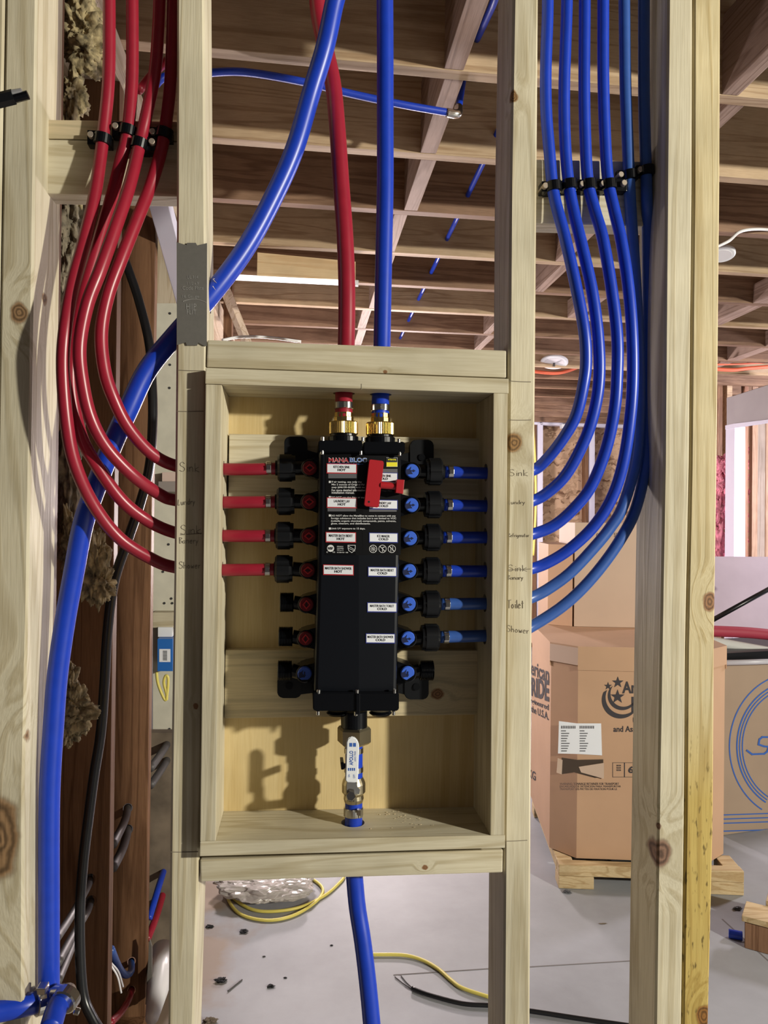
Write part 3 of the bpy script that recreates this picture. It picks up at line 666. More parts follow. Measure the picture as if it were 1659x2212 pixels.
# ---------------------------------------------------------------- pipes
def ear_clamp(parent, p0, p1, r, earside=V((0, -1, 0)), name='pinch_clamp'):
    b = nb(); lathe(b, p0, p1, [(0, r), (.08, r+.0011), (.92, r+.0011), (1, r)], 28)
    o = finish(name, b, steel, parent)
    m = (V(p0)+V(p1))/2; ax = (V(p1)-V(p0)); t = ax.normalized(); e = (earside-t*earside.dot(t)).normalized(); s = t.cross(e)
    w = ax.length*.42
    b = nb(); c = m+e*(r+.0017)
    P = [c+t*a*w+s*bb*.0034+e*cc for cc in (.0014, -.0016) for a, bb in ((-1, -1), (1, -1), (1, 1), (-1, 1))]
    hexa(b, P, .0006); finish('clamp_ear', b, steel, o)
    return o
def PL(lst, y): return [W(p[0], p[1], p[2] if len(p) > 2 else y) for p in lst]
RP = .0084
def pipe(name, pts, r, mat, label, group=None, n=10, sides=20):
    b = nb(); tube(b, pts, r, sides, n); o = finish(name, b, mat, None, True); return tag(o, label, 'water pipe', group)
ytop = .038
hot = [
 ([(235, -60, .04), (236, 60, .04), (234, 180, .038), (222, 300, .036), (205, 420, .02), (182, 520, 0), (158, 610, -.02), (141, 710, -.035), (136, 800, -.035), (145, 918, -.03), (163, 1005, -.02), (203, 1092, 0), (260, 1164, .02), (333, 1210, .037), (377, 1225, .04), (430, 1231, .027), (529, 1231, YR), (596, 1230, YR)], 'outermost red pipe loop, entering the box lowest at the shower sticker'),
 ([(285, -60, .04), (286, 60, .04), (285, 180, .04), (276, 285, .036), (263, 340, .034), (240, 430, .033), (208, 540, .018), (180, 640, .005), (160, 740, -.005), (154, 830, -.008), (172, 933, -.005), (203, 996, 0), (260, 1077, .012), (318, 1124, .03), (376, 1150, .038), (430, 1156, .027), (529, 1158, YR), (598, 1157.5, YR)], 'second lowest red pipe loop, entering the box at the bidet sticker'),
 ([(346, -60, .04), (342, 60, .04), (334, 160, .038), (316, 250, .034), (302, 310, .030), (280, 400, .006), (250, 490, -.018), (216, 585, -.035), (188, 660, -.04), (172, 750, -.04), (179, 831, -.038), (197, 904, -.033), (231, 967, -.02), (289, 1028, 0), (347, 1069, .03), (377, 1080, .038), (430, 1085, .027), (529, 1085, YR), (600, 1084, YR)], 'third red pipe loop up, entering the box at the laundry sticker'),
 ([(376, -60, .04), (373, 60, .04), (368, 180, .04), (358, 270, .038), (346, 335, .034), (322, 410, .028), (296, 475, .012), (262, 560, -.004), (233, 640, -.012), (219, 720, -.016), (226, 800, -.016), (246, 862, -.012), (278, 924, 0), (327, 979, .02), (376, 1005, .037), (430, 1012, .027), (529, 1014, YR), (600, 1012, YR)], 'innermost red pipe loop, entering the box uppermost at the kitchen sink sticker')]
hp = []
for pts, lab in hot:
    hp.append(pipe('red_water_pipe', PL(pts, 0), RP, redp, lab, 'red hot water pipes'))
for o, (x, y) in zip(hp, ((578, 1230), (579, 1158), (580, 1084), (581, 1011))):
    ear_clamp(o, W(x-6, y, YR), W(x+6, y, YR), RP)
    b = nb(); cyl(b, W(x+14, y, YR), W(x+26, y, YR), .0105, 20); finish('nut_sleeve', b, blackm, o)
cold = [
 ([(1183, -60), (1183, 30), (1179, 150), (1180, 240), (1187, 330, .036), (1196, 418, .032), (1219, 508, .02), (1240, 599, .008), (1261, 707, 0), (1266, 779, 0), (1260, 833, 0), (1244, 898, .005), (1215, 949, .015), (1181, 992, .03), (1153, 1015, .038), (1110, 1023, .027), (1040, 1022, YR), (960, 1019.5, YR)], 'innermost blue pipe loop, entering the box uppermost on the right', bluep),
 ([(1225, -60), (1224, 30), (1219, 180), (1220, 290), (1227, 385, .036), (1240, 460, .03), (1258, 535, .016), (1280, 635, .006), (1293, 743, .002), (1293, 833, .002), (1277, 913, .006), (1250, 978, .014), (1219, 1030, .024), (1183, 1064, .034), (1153, 1081, .038), (1110, 1091, .027), (1040, 1093, YR), (958, 1090.5, YR)], 'second blue pipe loop from inside, entering the box at the laundry row', bluep),
 ([(1263, -60), (1263, 30), (1262, 180), (1264, 290), (1270, 392, .036), (1285, 455, .03), (1302, 515, .016), (1320, 617, .006), (1333, 725, 0), (1333, 815, 0), (1327, 887, .003), (1309, 970, .012), (1277, 1050, .022), (1240, 1098, .028), (1197, 1135, .036), (1153, 1153, .038), (1110, 1160, .027), (1040, 1161, YR), (955, 1161, YR)], 'third blue pipe loop from inside, entering the box at the ice maker row', bluep),
 ([(1303, -60), (1303, 30), (1303, 150), (1306, 270), (1313, 385, .036), (1327, 455, .028), (1342, 520, .016), (1356, 610, .006), (1365, 710, 0), (1367, 815, 0), (1361, 905, .003), (1346, 1000, .01), (1322, 1074, .018), (1284, 1135, .026), (1233, 1184, .032), (1188, 1213, .037), (1150, 1228, .038), (1110, 1233, .027), (1040, 1234, YR), (953, 1233.5, YR)], 'fourth blue pipe loop from inside, entering the box at the lower bidet row', bluep),
 ([(1348, -60, .043), (1349, 30, .043), (1351, 180, .043), (1355, 290, .0425), (1359, 385, .0425), (1364, 480, .048), (1372, 600, .052), (1379, 750, .052), (1380, 900, .050), (1372, 1000, .047), (1345, 1094, .044), (1318, 1140, .044), (1284, 1182, .042), (1233, 1236, .04), (1186, 1271, .04), (1150, 1290, .038), (1110, 1303, .027), (1040, 1304, YR), (951, 1305, YR)], 'fifth dull blue pipe loop, entering the box at the toilet row', bluep2),
 ([(1391, -60, .043), (1391, 30, .043), (1391, 180, .043), (1393, 290, .0425), (1396, 385, .0425), (1397, 430, .0425), (1399, 500, .056), (1400, 650, .062), (1400, 800, .062), (1399, 900, .06), (1396, 980, .055), (1386, 1050, .05), (1369, 1110, .047), (1345, 1157, .045), (1309, 1211, .044), (1262, 1267, .042), (1212, 1312, .04), (1150, 1352, .038), (1110, 1370, .027), (1040, 1373.5, YR), (950, 1376, YR)], 'outermost dull blue pipe loop, entering the box lowest at the shower row', bluep2)]
cp = []
for pts, lab, m in cold:
    cp.append(pipe('blue_water_pipe', PL(pts, .038), RP, m, lab, 'blue cold water pipes'))
for o, (x, y) in zip(cp, ((973, 1020), (971, 1091), (969, 1161), (968, 1233.5), (965, 1305), (963, 1376))):
    ear_clamp(o, W(x-6, y, YR), W(x+6, y, YR), RP)
    b = nb(); cyl(b, W(x-26, y, YR), W(x-14, y, YR), .0105, 20); finish('nut_sleeve', b, blackm, o)
# bores in the box sides and studs
def sidecut(o, lst): drill(o, [(W(a, y, YR+.0045), W(c, y2, YR+.0045), r+.0008) for a, y, c, y2, r in lst])
sidecut(clef, [(420, 1231, 500, 1231, .0105), (420, 1156.5, 500, 1157, .0105), (420, 1085, 500, 1085, .0105), (420, 1012.5, 500, 1013.5, .0105)])
sidecut(crig, [(1030, y, 1115, y, .0118) for y in (1021, 1092, 1160, 1233, 1303, 1373)])
# supply pipes
RS = .0122
cr = pipe('red_supply_pipe', PL([(684, -60, .115), (687, 20, .11), (702, 100, .105), (719, 180, .10), (728, 270, .09), (737, 400, .075), (745, 510, .06), (749, 620, .05), (748, 742, .043), (743, 850, .026), (742.5, 890, YR), (742.5, 912, YR)], 0), RS, redp, 'red vertical supply pipe entering the box top on the left')
cb = pipe('blue_supply_pipe', PL([(831, -60, .07), (832, 100, .068), (832, 250, .065), (832, 400, .06), (829, 550, .055), (825, 746, .043), (822, 850, .026), (821.5, 890, YR), (821.5, 913, YR)], 0), RS, bluep, 'straight blue vertical supply pipe entering the box top on the right')
big = pipe('blue_main_pipe', PL([(745, -60, .04), (724, 0, .045), (702, 102, .052), (671, 205, .06), (637, 320, .062), (596, 415, .062), (534, 531, .055), (460, 632, .045), (379, 724, .04), (318, 800, .035), (275, 889, .03), (240, 967, .028), (203, 1063, .03), (179, 1135, .035), (159, 1240, .045), (140, 1345, .05), (124, 1460, .05), (115, 1576, .05), (108, 1692, .05), (106, 1800, .05), (106, 1950, .05), (106, 2090, .05), (106, 2150, .05)], 0), .0136, bluep, 'thick blue main pipe sweeping through the plated stud down the left bay', sides=24)
drn = pipe('blue_feed_pipe', PL([(764, 1694, .03), (764, 1760, .03), (763, 1795, .033), (762, 1850, .04), (766, 1898, .045), (772, 1960, .04), (783, 2030, .03), (793, 2110, .02), (803, 2212, .01), (808, 2290, 0)], 0), RS, bluep, 'blue feed pipe rising from the floor into the valve below the manifold')
drill(ctop, [(W(743, 800, .034), W(743, 870, .022), .0152), (W(822.5, 800, .034), W(822.5, 870, .022), .0152)])
drill(cbot, [(W(762, 1760, .033), W(763, 1870, .042), .0165)])
drill(hdr, [(W(748, 700, .043), W(744, 840, .038), .0145), (W(825, 700, .043), W(823, 840, .038), .0145)])
drill(blk, [(W(762, 1820, .040), W(767, 1930, .046), .0145)])
drill(stB, [(W(490, 596, .049), W(340, 770, .037), .0165)])
# brass swivel fittings
for (x, o) in ((742.5, cr), (821.5, cb)):
    dy = 0 if x < 800 else 2
    ear_clamp(o, W(x, 884+dy*2.3, YR), W(x, 869+dy*2.6, YR), RS, V((.15, -1, 0)))
    f = root('brass_swivel_fitting', W(x, 939+dy, YR), 'knurled brass swivel nut under the '+('red' if x < 800 else 'blue')+' supply pipe', 'pipe fitting', 'brass fittings on top of the manifold')
    b = nb(); lathe(b, W(x, 914+dy, YR), W(x, 892+dy, YR), [(0, .0138), (.55, .0138), (.6, .0130), (1, .0130)], 12); finish('brass_sleeve', b, brass, f)
    b = nb(); lathe(b, W(x, 939+dy, YR), W(x, 911+dy, YR), [(0, .0185), (.06, .0198), (.92, .0198), (1, .0185)], 96, lambda k: 1.0 if k % 2 else .965); finish('swivel_nut', b, brass, f)
# shut-off valve
val = root('ball_valve', W(764, 1740, .03), 'ball valve with a white lever handle below the manifold', 'ball valve')
b = nb(); lathe(b, W(765, 1606, .03), W(765, 1569, .03), [(0, .0205), (.12, .0238), (.88, .0238), (1, .0215)], 6); finish('hex_nut', b, brassd, val)
b = nb(); cyl(b, W(764.5, 1690, .03), W(764.5, 1604, .03), .0122, 24); finish('pipe_stub', b, bluep, val)
b = nb(); cyl(b, W(764, 1625, .03), W(764, 1614, .03), .0136, 24); finish('stub_clamp', b, steel, val)
b = nb(); cyl(b, W(764, 1666, .03), W(764, 1655, .03), .0136, 24); finish('stub_clamp', b, steel, val)
b = nb(); lathe(b, W(764, 1732, .03), W(764, 1678, .03), [(0, .0128), (.15, .0142), (.3, .0135), (.42, .0165), (.75, .0165), (.85, .0155), (1, .0128)], 24); finish('valve_body', b, brassd, val)
b = nb(); cyl(b, W(758, 1720, -.012), W(758, 1720, .02), .0062, 20); o = finish('valve_stem', b, steel, val)
b = nb(); lathe(b, W(758, 1720, -.020), W(758, 1720, -.012), [(0, .0060), (.2, .0068), (1, .0068)], 6); finish('lever_nut', b, steel, o)
b = nb(); plate_px(b, [(750, 1675), (772, 1675), (771, 1700), (778, 1706), (776, 1716), (768, 1714), (766, 1728), (752, 1728), (749, 1712)], -.0125, -.0105, .0004); lv = finish('lever_plate', b, steel, val)
b = nb(); plate_px(b, [(748.5, 1603), (751, 1596), (757, 1592), (763, 1592), (770, 1596), (775, 1605), (776, 1612), (773, 1689), (768, 1691), (749, 1690), (746, 1686)], -.0165, -.0115, .0012); hd = finish('lever_grip', b, whitep, val)
def vtext(s, xb, xt, y0, y1, bold=.0):   # reads upwards
    b = nb(); puttext(b, s, W(xb, y0, -.0168), W(xb, y1, -.0168), W(xt, y0, -.0168), bold); finish('lettering', b, inkb, hd)
vtext('APOLLO', 763, 755, 1653, 1622, .02); vtext('LEAD FREE', 769, 765.5, 1645, 1623); vtext('ON', 756, 752, 1679, 1673); vtext('OFF', 767, 763, 1681, 1673)
b = nb()
for (x0, y0, x1, y1) in ((755, 1605, 761, 1613), (763, 1605, 769, 1613)): quad_px(b, (x0, y0), (x1, y0), (x1, y1), (x0, y1), -.0168, -.0164)
for k in range(4): quad_px(b, (752+k*4.2, 1659), (754.4+k*4.2, 1659), (754.4+k*4.2, 1665), (752+k*4.2, 1665), -.0168, -.0164)
finish('printed_mark', b, inkb, hd)
b = nb(); quad_px(b, (736, 1647), (743, 1647), (743, 1663), (737, 1663), -.004, .02, .001); cyl(b, W(738, 1655, .03), W(762, 1655, .03), .004, 12); finish('drain_cap', b, blackm, val)
# worm clamp on the feed pipe
cl = ear_clamp(drn, W(763.5, 1762, .03), W(763.5, 1743, .03), RS+.0004, V((.8, -1, 0)), 'worm_clamp')
b = nb(); lathe(b, W(777, 1760, .012), W(777, 1748, .012), [(0, .0042), (1, .0042)], 6); finish('clamp_screw', b, steel, cl)
# ---------------------------------------------------------------- pipe clips
def clip(px, py, y, side, tabx, taby, label, group, tilt=0):
    c = W(px, py, y); t = W(tabx, taby, y)
    r = root('pipe_clip', c+V((0, .01, -.008)), label, 'pipe clip', group)
    ax = V((tilt, 0, 1)).normalized()
    b = nb()
    lathe(b, c-ax*.0072, c+ax*.0072, [(0, RP+.0006), (.05, RP+.0032), (.95, RP+.0032), (1, RP+.0006)], 24)
    box(b, (c.x-.0105, c.y, c.z-.0072), (c.x+.0105, .0525, c.z+.0072), .0008)
    finish('band', b, black, r)
    b = nb(); s = 1 if t.x > c.x else -1
    x0, x1 = sorted((c.x+s*.006, t.x+s*.005)); z0 = min(c.z, t.z)-.0068; z1 = max(c.z, t.z)+.0068
    box(b, (x0, c.y+.0005, z0), (x1, .0522, z1), .0012); finish('nail_tab', b, black, r)
    b = nb(); tt = W(tabx, taby, c.y-.004)
    cyl(b, tt+V((0, -.002, 0)), tt+V((0, .03, 0)), .0042, 16, .0006); finish('nail', b, pm('nail_head', (.50, .42, .34), .4, .6) if 'nail_head' not in bpy.data.materials else bpy.data.materials['nail_head'], r)
clip(222, 302, .036, -1, 196, 291, 'leftmost black pipe clip on the red pipes', 'black clips on the red pipes', .12)
clip(276, 284, .036, -1, 249, 272, 'highest black clip on the red pipes, second from left', 'black clips on the red pipes', .15)
clip(301, 312, .030, 1, 328, 306, 'third black clip from left on the red pipes, overlapped by neighbours', 'black clips on the red pipes', .2)
clip(355, 290, .037, -1, 329, 284, 'rightmost black pipe clip on the red pipes beside the plated stud', 'black clips on the red pipes', .2)
for (px, py, y, tx, ty, lab) in ((1196, 404, .033, 1178, 401, 'leftmost black clip on the blue pipes'), (1230, 400, .035, 1258, 397, 'second black clip from left on the blue pipes'), (1272, 400, .035, 1303, 396, 'third black clip from left on the blue pipes'),
                                 (1315, 400, .035, 1348, 395, 'fourth black clip from left on the blue pipes'), (1360, 380, .0425, 1341, 377, 'fifth black clip, on the first dull blue pipe'), (1397, 370, .0425, 1383, 366, 'rightmost black clip, on the pipe nearest the doubled studs')):
    clip(px, py, y, 1, tx, ty, lab, 'black clips on the blue pipes', -.1)
# ---------------------------------------------------------------- steel nail plate
b = nb()
pl = [(381.5, 523), (403, 529.5), (404, 524.5), (423, 524.5), (426, 530), (447, 525), (446.5, 747), (441, 747), (428, 740), (425.5, 746), (403.5, 746), (401, 739.5), (382, 745)]
plate_px(b, pl, -.0022, -.0004)
npl = tag(finish('nail_plate', b, steeld), 'grey stamped steel plate nailed over the pipe hole in the stud', 'nail plate')
b = nb()
for s, x0, x1, yb_, yt in (('UL 914', 404, 428, 602, 595), ('1 1/2 x 9', 403, 429, 615, 609), ('Code Plate', 394, 440, 626, 618), ('16 Gauge', 394, 430, 645, 637), ('HIIP', 402, 424, 668, 656), ('FLIT', 403, 424, 679, 669)):
    puttext(b, s, W(x0, yb_, -.0026), W(x1, yb_, -.0026), W(x0, yt, -.0026))
finish('stamped_lettering', b, pm('stamped_steel', (.42, .41, .39), .5, .5), npl)
b = nb(); tube(b, [W(395+50*k/10, 655-9*math.sin(math.pi*(.15+.8*k/10)), -.0024) for k in range(11)], .0005, 5, 2); finish('stamped_arc', b, bpy.data.materials['stamped_steel'], npl)
# splinters where the pipe leaves the stud
# ---------------------------------------------------------------- handwriting and pencil lines
def note(parent, *a, **k):
    b = nb(); handwrite(b, *a, **k); finish('handwriting', b, pencil, parent)
note(stB, 'Sink', 388, 432, 1018, 998, slope=.05); note(stB, 'Lundry', 385, 423, 1091, 1078, slope=-.05); note(stB, 'Sink', 390, 436, 1154, 1134); note(stB, 'Banery', 388, 430, 1174, 1160); note(stB, 'Shower', 387, 434, 1228, 1213)
note(stC, 'Sink', 1100, 1142, 1028, 1014); note(stC, 'Lundry', 1098, 1136, 1089, 1080); note(stC, 'Refrigerator', 1099, 1144, 1160, 1152, r=.0003); note(stC, 'Sink', 1097, 1140, 1234, 1220); note(stC, 'Banary', 1097, 1132, 1252, 1242)
note(stC, 'Toilet', 1096, 1134, 1314, 1296, r=.00045); note(stC, 'Shower', 1094, 1144, 1364, 1350, slope=.1)
def line(parent, x0, y0, x1, y1, r=.0005, yy=-.0002):
    b = nb(); tube(b, [W(x0, y0, yy), W((x0+x1)/2, (y0+y1)/2+.6, yy), W(x1, y1, yy)], r, 5, 2); finish('pencil_line', b, pencil, parent)
line(stC, 1097, 1231, 1146, 1229); line(stB, 390, 1155, 436, 1152)
for a in ((1099, 823, 1147, 825), (1098, 907, 1147, 907), (1092, 1817, 1139, 1815)): line(stC, *a)
for a in ((384, 799.5, 442, 801), (382, 888.5, 440, 888.5), (369, 1840.5, 428, 1840)): line(stB, *a)
# splinters at the pipe hole
b = nb()
for k in range(9):
    p = W(460+random.uniform(-2, 3), 612+random.uniform(-10, 12), .02+random.random()*.03); tube(b, [p, p+V((random.uniform(.002, .006), random.uniform(-.004, .004), random.uniform(-.006, .004)))], [.0006, .0001], 4, raw=True)
finish('splinter', b, pm('fresh_splinter', (.75, .62, .42), .8), stB)
# ================================================================== CEILING
JD = .030
def jy(y0, x): return y0+JD*(x-.3)
ords = ['nearest', 'second', 'third', 'fourth', 'fifth', 'sixth', 'seventh', 'eighth', 'ninth', 'tenth', 'eleventh', 'twelfth', 'thirteenth', 'fourteenth', 'fifteenth', 'sixteenth', 'seventeenth']
JY = [.27+.406*k for k in range(17)]
for k, y0 in enumerate(JY):
    b = nb(); x0, x1 = -.62, 7.5
    hexa(b, [(x0, jy(y0, x0), 2.40), (x1, jy(y0, x1), 2.40), (x1, jy(y0, x1), 2.635), (x0, jy(y0, x0), 2.635)]+[(x0, jy(y0, x0)+.038, 2.40), (x1, jy(y0, x1)+.038, 2.40), (x1, jy(y0, x1)+.038, 2.635), (x0, jy(y0, x0)+.038, 2.635)], .002)
    tag(finish('ceiling_joist', b, joist_pale if k in (1, 2, 4, 6, 9) else joistw), ords[k]+' ceiling joist counted back from the framed wall', 'ceiling joist', 'open ceiling joists')
def block(x, k, h=.235, w=.038, lab='', dx=0, m=blockw):
    ya, yb_ = jy(JY[k], x)+.0385, jy(JY[k+1], x)-.0005
    b = nb(); box(b, (x-w/2, ya, 2.401), (x+w/2, yb_, 2.40+h), .002)
    tag(finish('joist_block', b, m), lab, 'joist blocking', 'blocking between ceiling joists')
for k in range(0, 15): block(.345+.012*((k*7) % 3-1)-.004*k, k, .2, .045, 'joist block %s in the row over the two supply pipes' % ords[k])
for k in range(0, 12): block(1.03+.02*((k*5) % 3-1), k, .19, .042, 'joist block %s in the row over the blue loops' % ords[k])
for k in (3, 5): block(1.36, k, .09, .06, 'stray joist block %s bay back behind the blue loops' % ords[k])
for k in range(3, 8): block(2.13, k, .09, .075, 'joist block %s in the row right of the doubled studs' % ords[k-3])
for k in range(6, 9): block(2.72, k, .09, .075, 'pale joist block %s in the farthest right row' % ords[k-6])
# diagonal brace upper right and left-hand roof timbers
b = nb(); P0, P1 = WZ(1540, 205, 2.40), WZ(1680, 55, 2.40)
# left wall top plates and beam (run in depth)
def beam(bm, a, c, w, h, bev=.002):
    a, c = V(a), V(c); t = (c-a).normalized(); s = t.cross(V((0, 0, 1))).normalized()*w/2; u = s.cross(t).normalized()*h/2
    return hexa(bm, [a-s-u, a+s-u, a+s+u, a-s+u, c-s-u, c+s-u, c+s+u, c-s+u], bev)
b.free()
XL = -.40
b = nb(); box(b, (XL-.14, .16, 2.31), (XL, 6.8, 2.348), .002); struct(finish('trim_3', b, spruce_y))
b = nb(); box(b, (XL-.14, .16, 2.349), (XL, 6.8, 2.40), .002); struct(finish('trim_4', b, spruce_y))
struct(boxo('trim_5', (XL-.14, .13, 0), (XL, 2.6, .038), oldstud))
# ---------------------------------------------------------------- left wall (brown old studs), sheathing and glass wool
struct(boxo('wall_left', (XL-.20, .10, 0), (XL-.145, 2.2, 2.40), blackpaper))
for i, (xe, yy) in enumerate(((0, .235), (0, .655), (0, 1.07))):
    b = nb(); box(b, (XL-.14, yy, .038), (XL, yy+.038, 2.31), .002)
    o = tag(finish('old_wall_stud', b, oldstud), ('brown old stud close behind the left edge stud', 'brown old stud behind the black hanging cable', 'brown old stud next to the pale backer board')[i], 'wall stud', 'brown studs of the side wall')
OS = [o for o in COL.objects if o.name.startswith('old_wall_stud')]
drill(OS[2], [(W(x, y, 1.0), W(x, y, 1.2), r) for x, y, r in ((276, 1746, .0125), (277, 1792, .0125), (284, 2077, .011), (284, 2140, .011))])
drill(OS[1], [(W(x, y, .6), W(x, y, .75), r) for x, y, r in ((194, 1900, .0115), (197, 1947, .0115))])
def tuft(bm, c, r, seed, amp=1):
    rnd = random.Random(seed)
    m = bmesh.ops.create_icosphere(bm, subdivisions=5, radius=1)
    so = V((seed*1.7, seed*.3, 5))
    ph = [(V((rnd.uniform(-1, 1), rnd.uniform(-1, 1), rnd.uniform(-1, 1))).normalized(), rnd.uniform(2, 9), rnd.uniform(0, 6)) for _ in range(9)]
    for v in m['verts']:
        n = v.co.copy(); k = 1+amp*(noise.fractal(n*1.6+so, .8, 2.2, 6)*.75+abs(noise.noise(n*9+so))*.25+rnd.uniform(-.03, .05))
        v.co = V((n.x*r[0], n.y*r[1], n.z*r[2]))*k+c
def insul(lst, mat, lab, name='insulation_batt', group=None):
    b = nb()
    for i, (x, y, d, r) in enumerate(lst): tuft(b, W(x, y, d), r, i+int(x)); 
    return tag(finish(name, b, mat, None, True), lab, 'insulation', group)
insul([(165, 25, .45, (.035, .04, .05)), (178, 60, .42, (.03, .04, .04)), (188, 105, .42, (.035, .03, .035)), (160, 205, .42, (.02, .03, .03)), (158, 235, .42, (.012, .02, .03)), (150, 320, .42, (.02, .03, .09))], yinsul, 'dirty yellow glass wool tuft at the top of the left bay')
insul([(155, 470, .45, (.025, .03, .06)), (148, 560, .45, (.02, .03, .07)), (150, 1050, .4, (.02, .03, .12))], pm('grey_glass_wool', (.20, .17, .12), .95, noise=.5, nscale=70, bump=1), 'grey dusty glass wool behind the red pipe loops')
insul([(205, 1225, .30, (.018, .02, .05)), (218, 1262, .30, (.018, .02, .025)), (150, 1185, .35, (.015, .02, .05))], yinsul, 'pale glass wool wisp beside the main blue pipe at mid height')
insul([(152, 1480, .28, (.012, .02, .03)), (158, 1520, .28, (.022, .02, .03)), (165, 1545, .28, (.024, .02, .022)), (148, 1580, .28, (.014, .02, .022)), (150, 1462, .28, (.008, .01, .02))], yinsul, 'ragged glass wool tuft right of the main blue pipe, low down')
# backer board, lower old board
def pxbox(name, tl, br, y0, y1, mat, parent=None, bev=.001, slant=0):
    b = nb(); quad_px(b, tl, (br[0], tl[1]), br, (tl[0]-slant, br[1]), y0, y1, bev); return finish(name, b, mat, parent)
bb = tag(pxbox('backer_board', (330, 640), (430, 1583), 1.45, 1.47, greenw), 'pale nail-pocked backer board seen left of the plated stud', 'backer board')
tag(pxbox('backer_board', (330, 445), (430, 655), 1.449, 1.468, wood('backer_ply', (.55, .47, .36), (.42, .33, .22), 'z')), 'upper plywood piece behind the plated stud', 'backer board')
tag(pxbox('cross_block', (330, 1323), (430, 1356), 1.40, 1.448, spruce_x), 'small block on the backer board above the blue box', 'blocking')
bracket = tag(pxbox('metal_bracket', (342, 1040), (430, 1062), 1.41, 1.448, pm('dull_metal', (.40, .36, .34), .5, .5)), 'small metal bracket on the backer board', 'bracket')
tag(pxbox('cable_strap', (350, 1020), (430, 1040), 1.42, 1.448, pm('pinkish_wood', (.62, .48, .42), .7)), 'pinkish wood strip above the metal bracket', 'wood strip')
b = nb()
for (x, y) in ((367, 677), (367, 788), (366, 838), (370, 1293), (355, 1303), (364, 1176), (352, 1235), (366, 1575), (372, 1303)): cyl(b, W(x, y, 1.4495), W(x, y, 1.4485), .004, 10)
finish('nail_hole', b, inkk, bb)
eb = tag(pxbox('electrical_box', (340, 1380), (373, 1450), 1.36, 1.445, bluebox), 'blue electrical box with a barcode sticker left of the plated stud', 'electrical box')
tag(pxbox('junction_cover', (341, 1355), (372, 1376), 1.39, 1.445, whitep), 'white cover plate directly above the blue electrical box', 'cover plate')
pxbox('barcode_sticker', (344, 1402), (368, 1430), 1.3585, 1.3598, white, eb, 0)
b = nb()
for k in range(7): quad_px(b, (352, 1406+k*3.1), (361, 1406+k*3.1), (361, 1407.6+k*3.1), (352, 1407.6+k*3.1), 1.3575, 1.358)
finish('barcode', b, inkk, eb)
b = nb(); tube(b, PL([(338, 1452), (341, 1475), (350, 1500), (358, 1512), (362, 1490), (363, 1465), (358, 1460), (354, 1475), (360, 1500), (360, 1512)], 1.38), .0045, 10, 8)
tag(finish('yellow_cable_loop', b, yellowc, None, True), 'short yellow cable looped below the blue electrical box', 'cable')
tag(pxbox('weathered_board', (318, 1583), (420, 2230), 1.30, 1.34, concw), 'dirty weathered board under the backer board, cables poking through', 'board')
def cable(name, pts, y, r, mat, label, group=None, cat='cable', n=8):
    b = nb(); tube(b, PL(pts, y), r, 12, n); return tag(finish(name, b, mat, None, True), label, cat, group)
cable('black_cable', [(262, 540, .5), (280, 590, .48), (300, 650, .46), (322, 740, .42), (328, 820, .4), (330, 900, .38), (324, 1000, .36), (305, 1080, .35), (275, 1170, .34), (246, 1260, .33), (232, 1370, .33), (226, 1470, .33), (218, 1580, .33), (204, 1670, .33), (192, 1760, .33), (180, 1860, .33), (173, 1960, .33), (173, 2060, .32), (180, 2150, .31), (200, 2200, .30), (225, 2240, .29)], .4, .0085, blackc, 'black cable hanging down the left bay past the red loops')
gg = 'grey cables through holes in the brown studs'
for i, pts in enumerate(([(276, 1744, 1.08), (272, 1765, 1.02), (262, 1790, .95), (244, 1825, .85)], [(276, 1790, 1.08), (272, 1810, 1.02), (262, 1840, .95), (244, 1875, .85)], [(194, 1900, .665), (186, 1922, .6), (150, 1985, .45), (120, 2030, .3)],
                              [(196, 1946, .665), (187, 1972, .6), (155, 2025, .45), (125, 2080, .3)], [(170, 2005, .62), (150, 2060, .45), (125, 2120, .3)], [(362, 1606, 1.31), (350, 1625, 1.24), (325, 1660, 1.14)], [(362, 1640, 1.31), (350, 1660, 1.24), (325, 1697, 1.14)])):
    cable('grey_cable', pts, 0, (.010, .011, .0075, .0075, .007, .011, .011)[i], greyp, ('grey cable through the upper hole of the middle brown stud', 'grey cable through the lower hole of the middle brown stud', 'grey cable in the upper hole right of the main blue pipe', 'grey cable in the lower hole right of the main blue pipe', 'grey cable lowest behind the main blue pipe', 'grey cable in the upper hole of the weathered board', 'grey cable in the lower hole of the weathered board')[i], gg)
b = nb()
cable('thin_blue_pipe', [(354, 1880, 1.31), (346, 1905, 1.24), (334, 1945, 1.18), (322, 1985, 1.14)], 0, .009, bluep, 'thin blue pipe poking from the weathered board', None, 'water pipe')
cable('thin_red_pipe', [(352, 1930, 1.31), (342, 1965, 1.24), (332, 1995, 1.18), (318, 2030, 1.14)], 0, .010, redp, 'thin red pipe poking from the weathered board', None, 'water pipe')
cable('thin_blue_pipe', [(284, 2076, 1.08), (283, 2098, 1.0), (272, 2106, .95), (258, 2092, .88), (240, 2050, .8)], 0, .0085, bluep2, 'thin blue pipe curling out of the middle brown stud', None, 'water pipe')
cable('thin_red_pipe', [(284, 2138, 1.08), (276, 2162, .98), (260, 2188, .9), (238, 2210, .8)], 0, .009, redp, 'thin red pipe at the foot of the middle brown stud', None, 'water pipe')
cable('white_wire', [(240, 2080, .8), (256, 2100, .8), (266, 2132, .8)], 0, .0022, pvc, 'upper of two thin white wires by the middle brown stud', None, 'wire')
cable('white_wire', [(240, 2086, .78), (254, 2110, .78), (262, 2145, .78)], 0, .0022, pvc, 'lower of two thin white wires by the middle brown stud', None, 'wire')
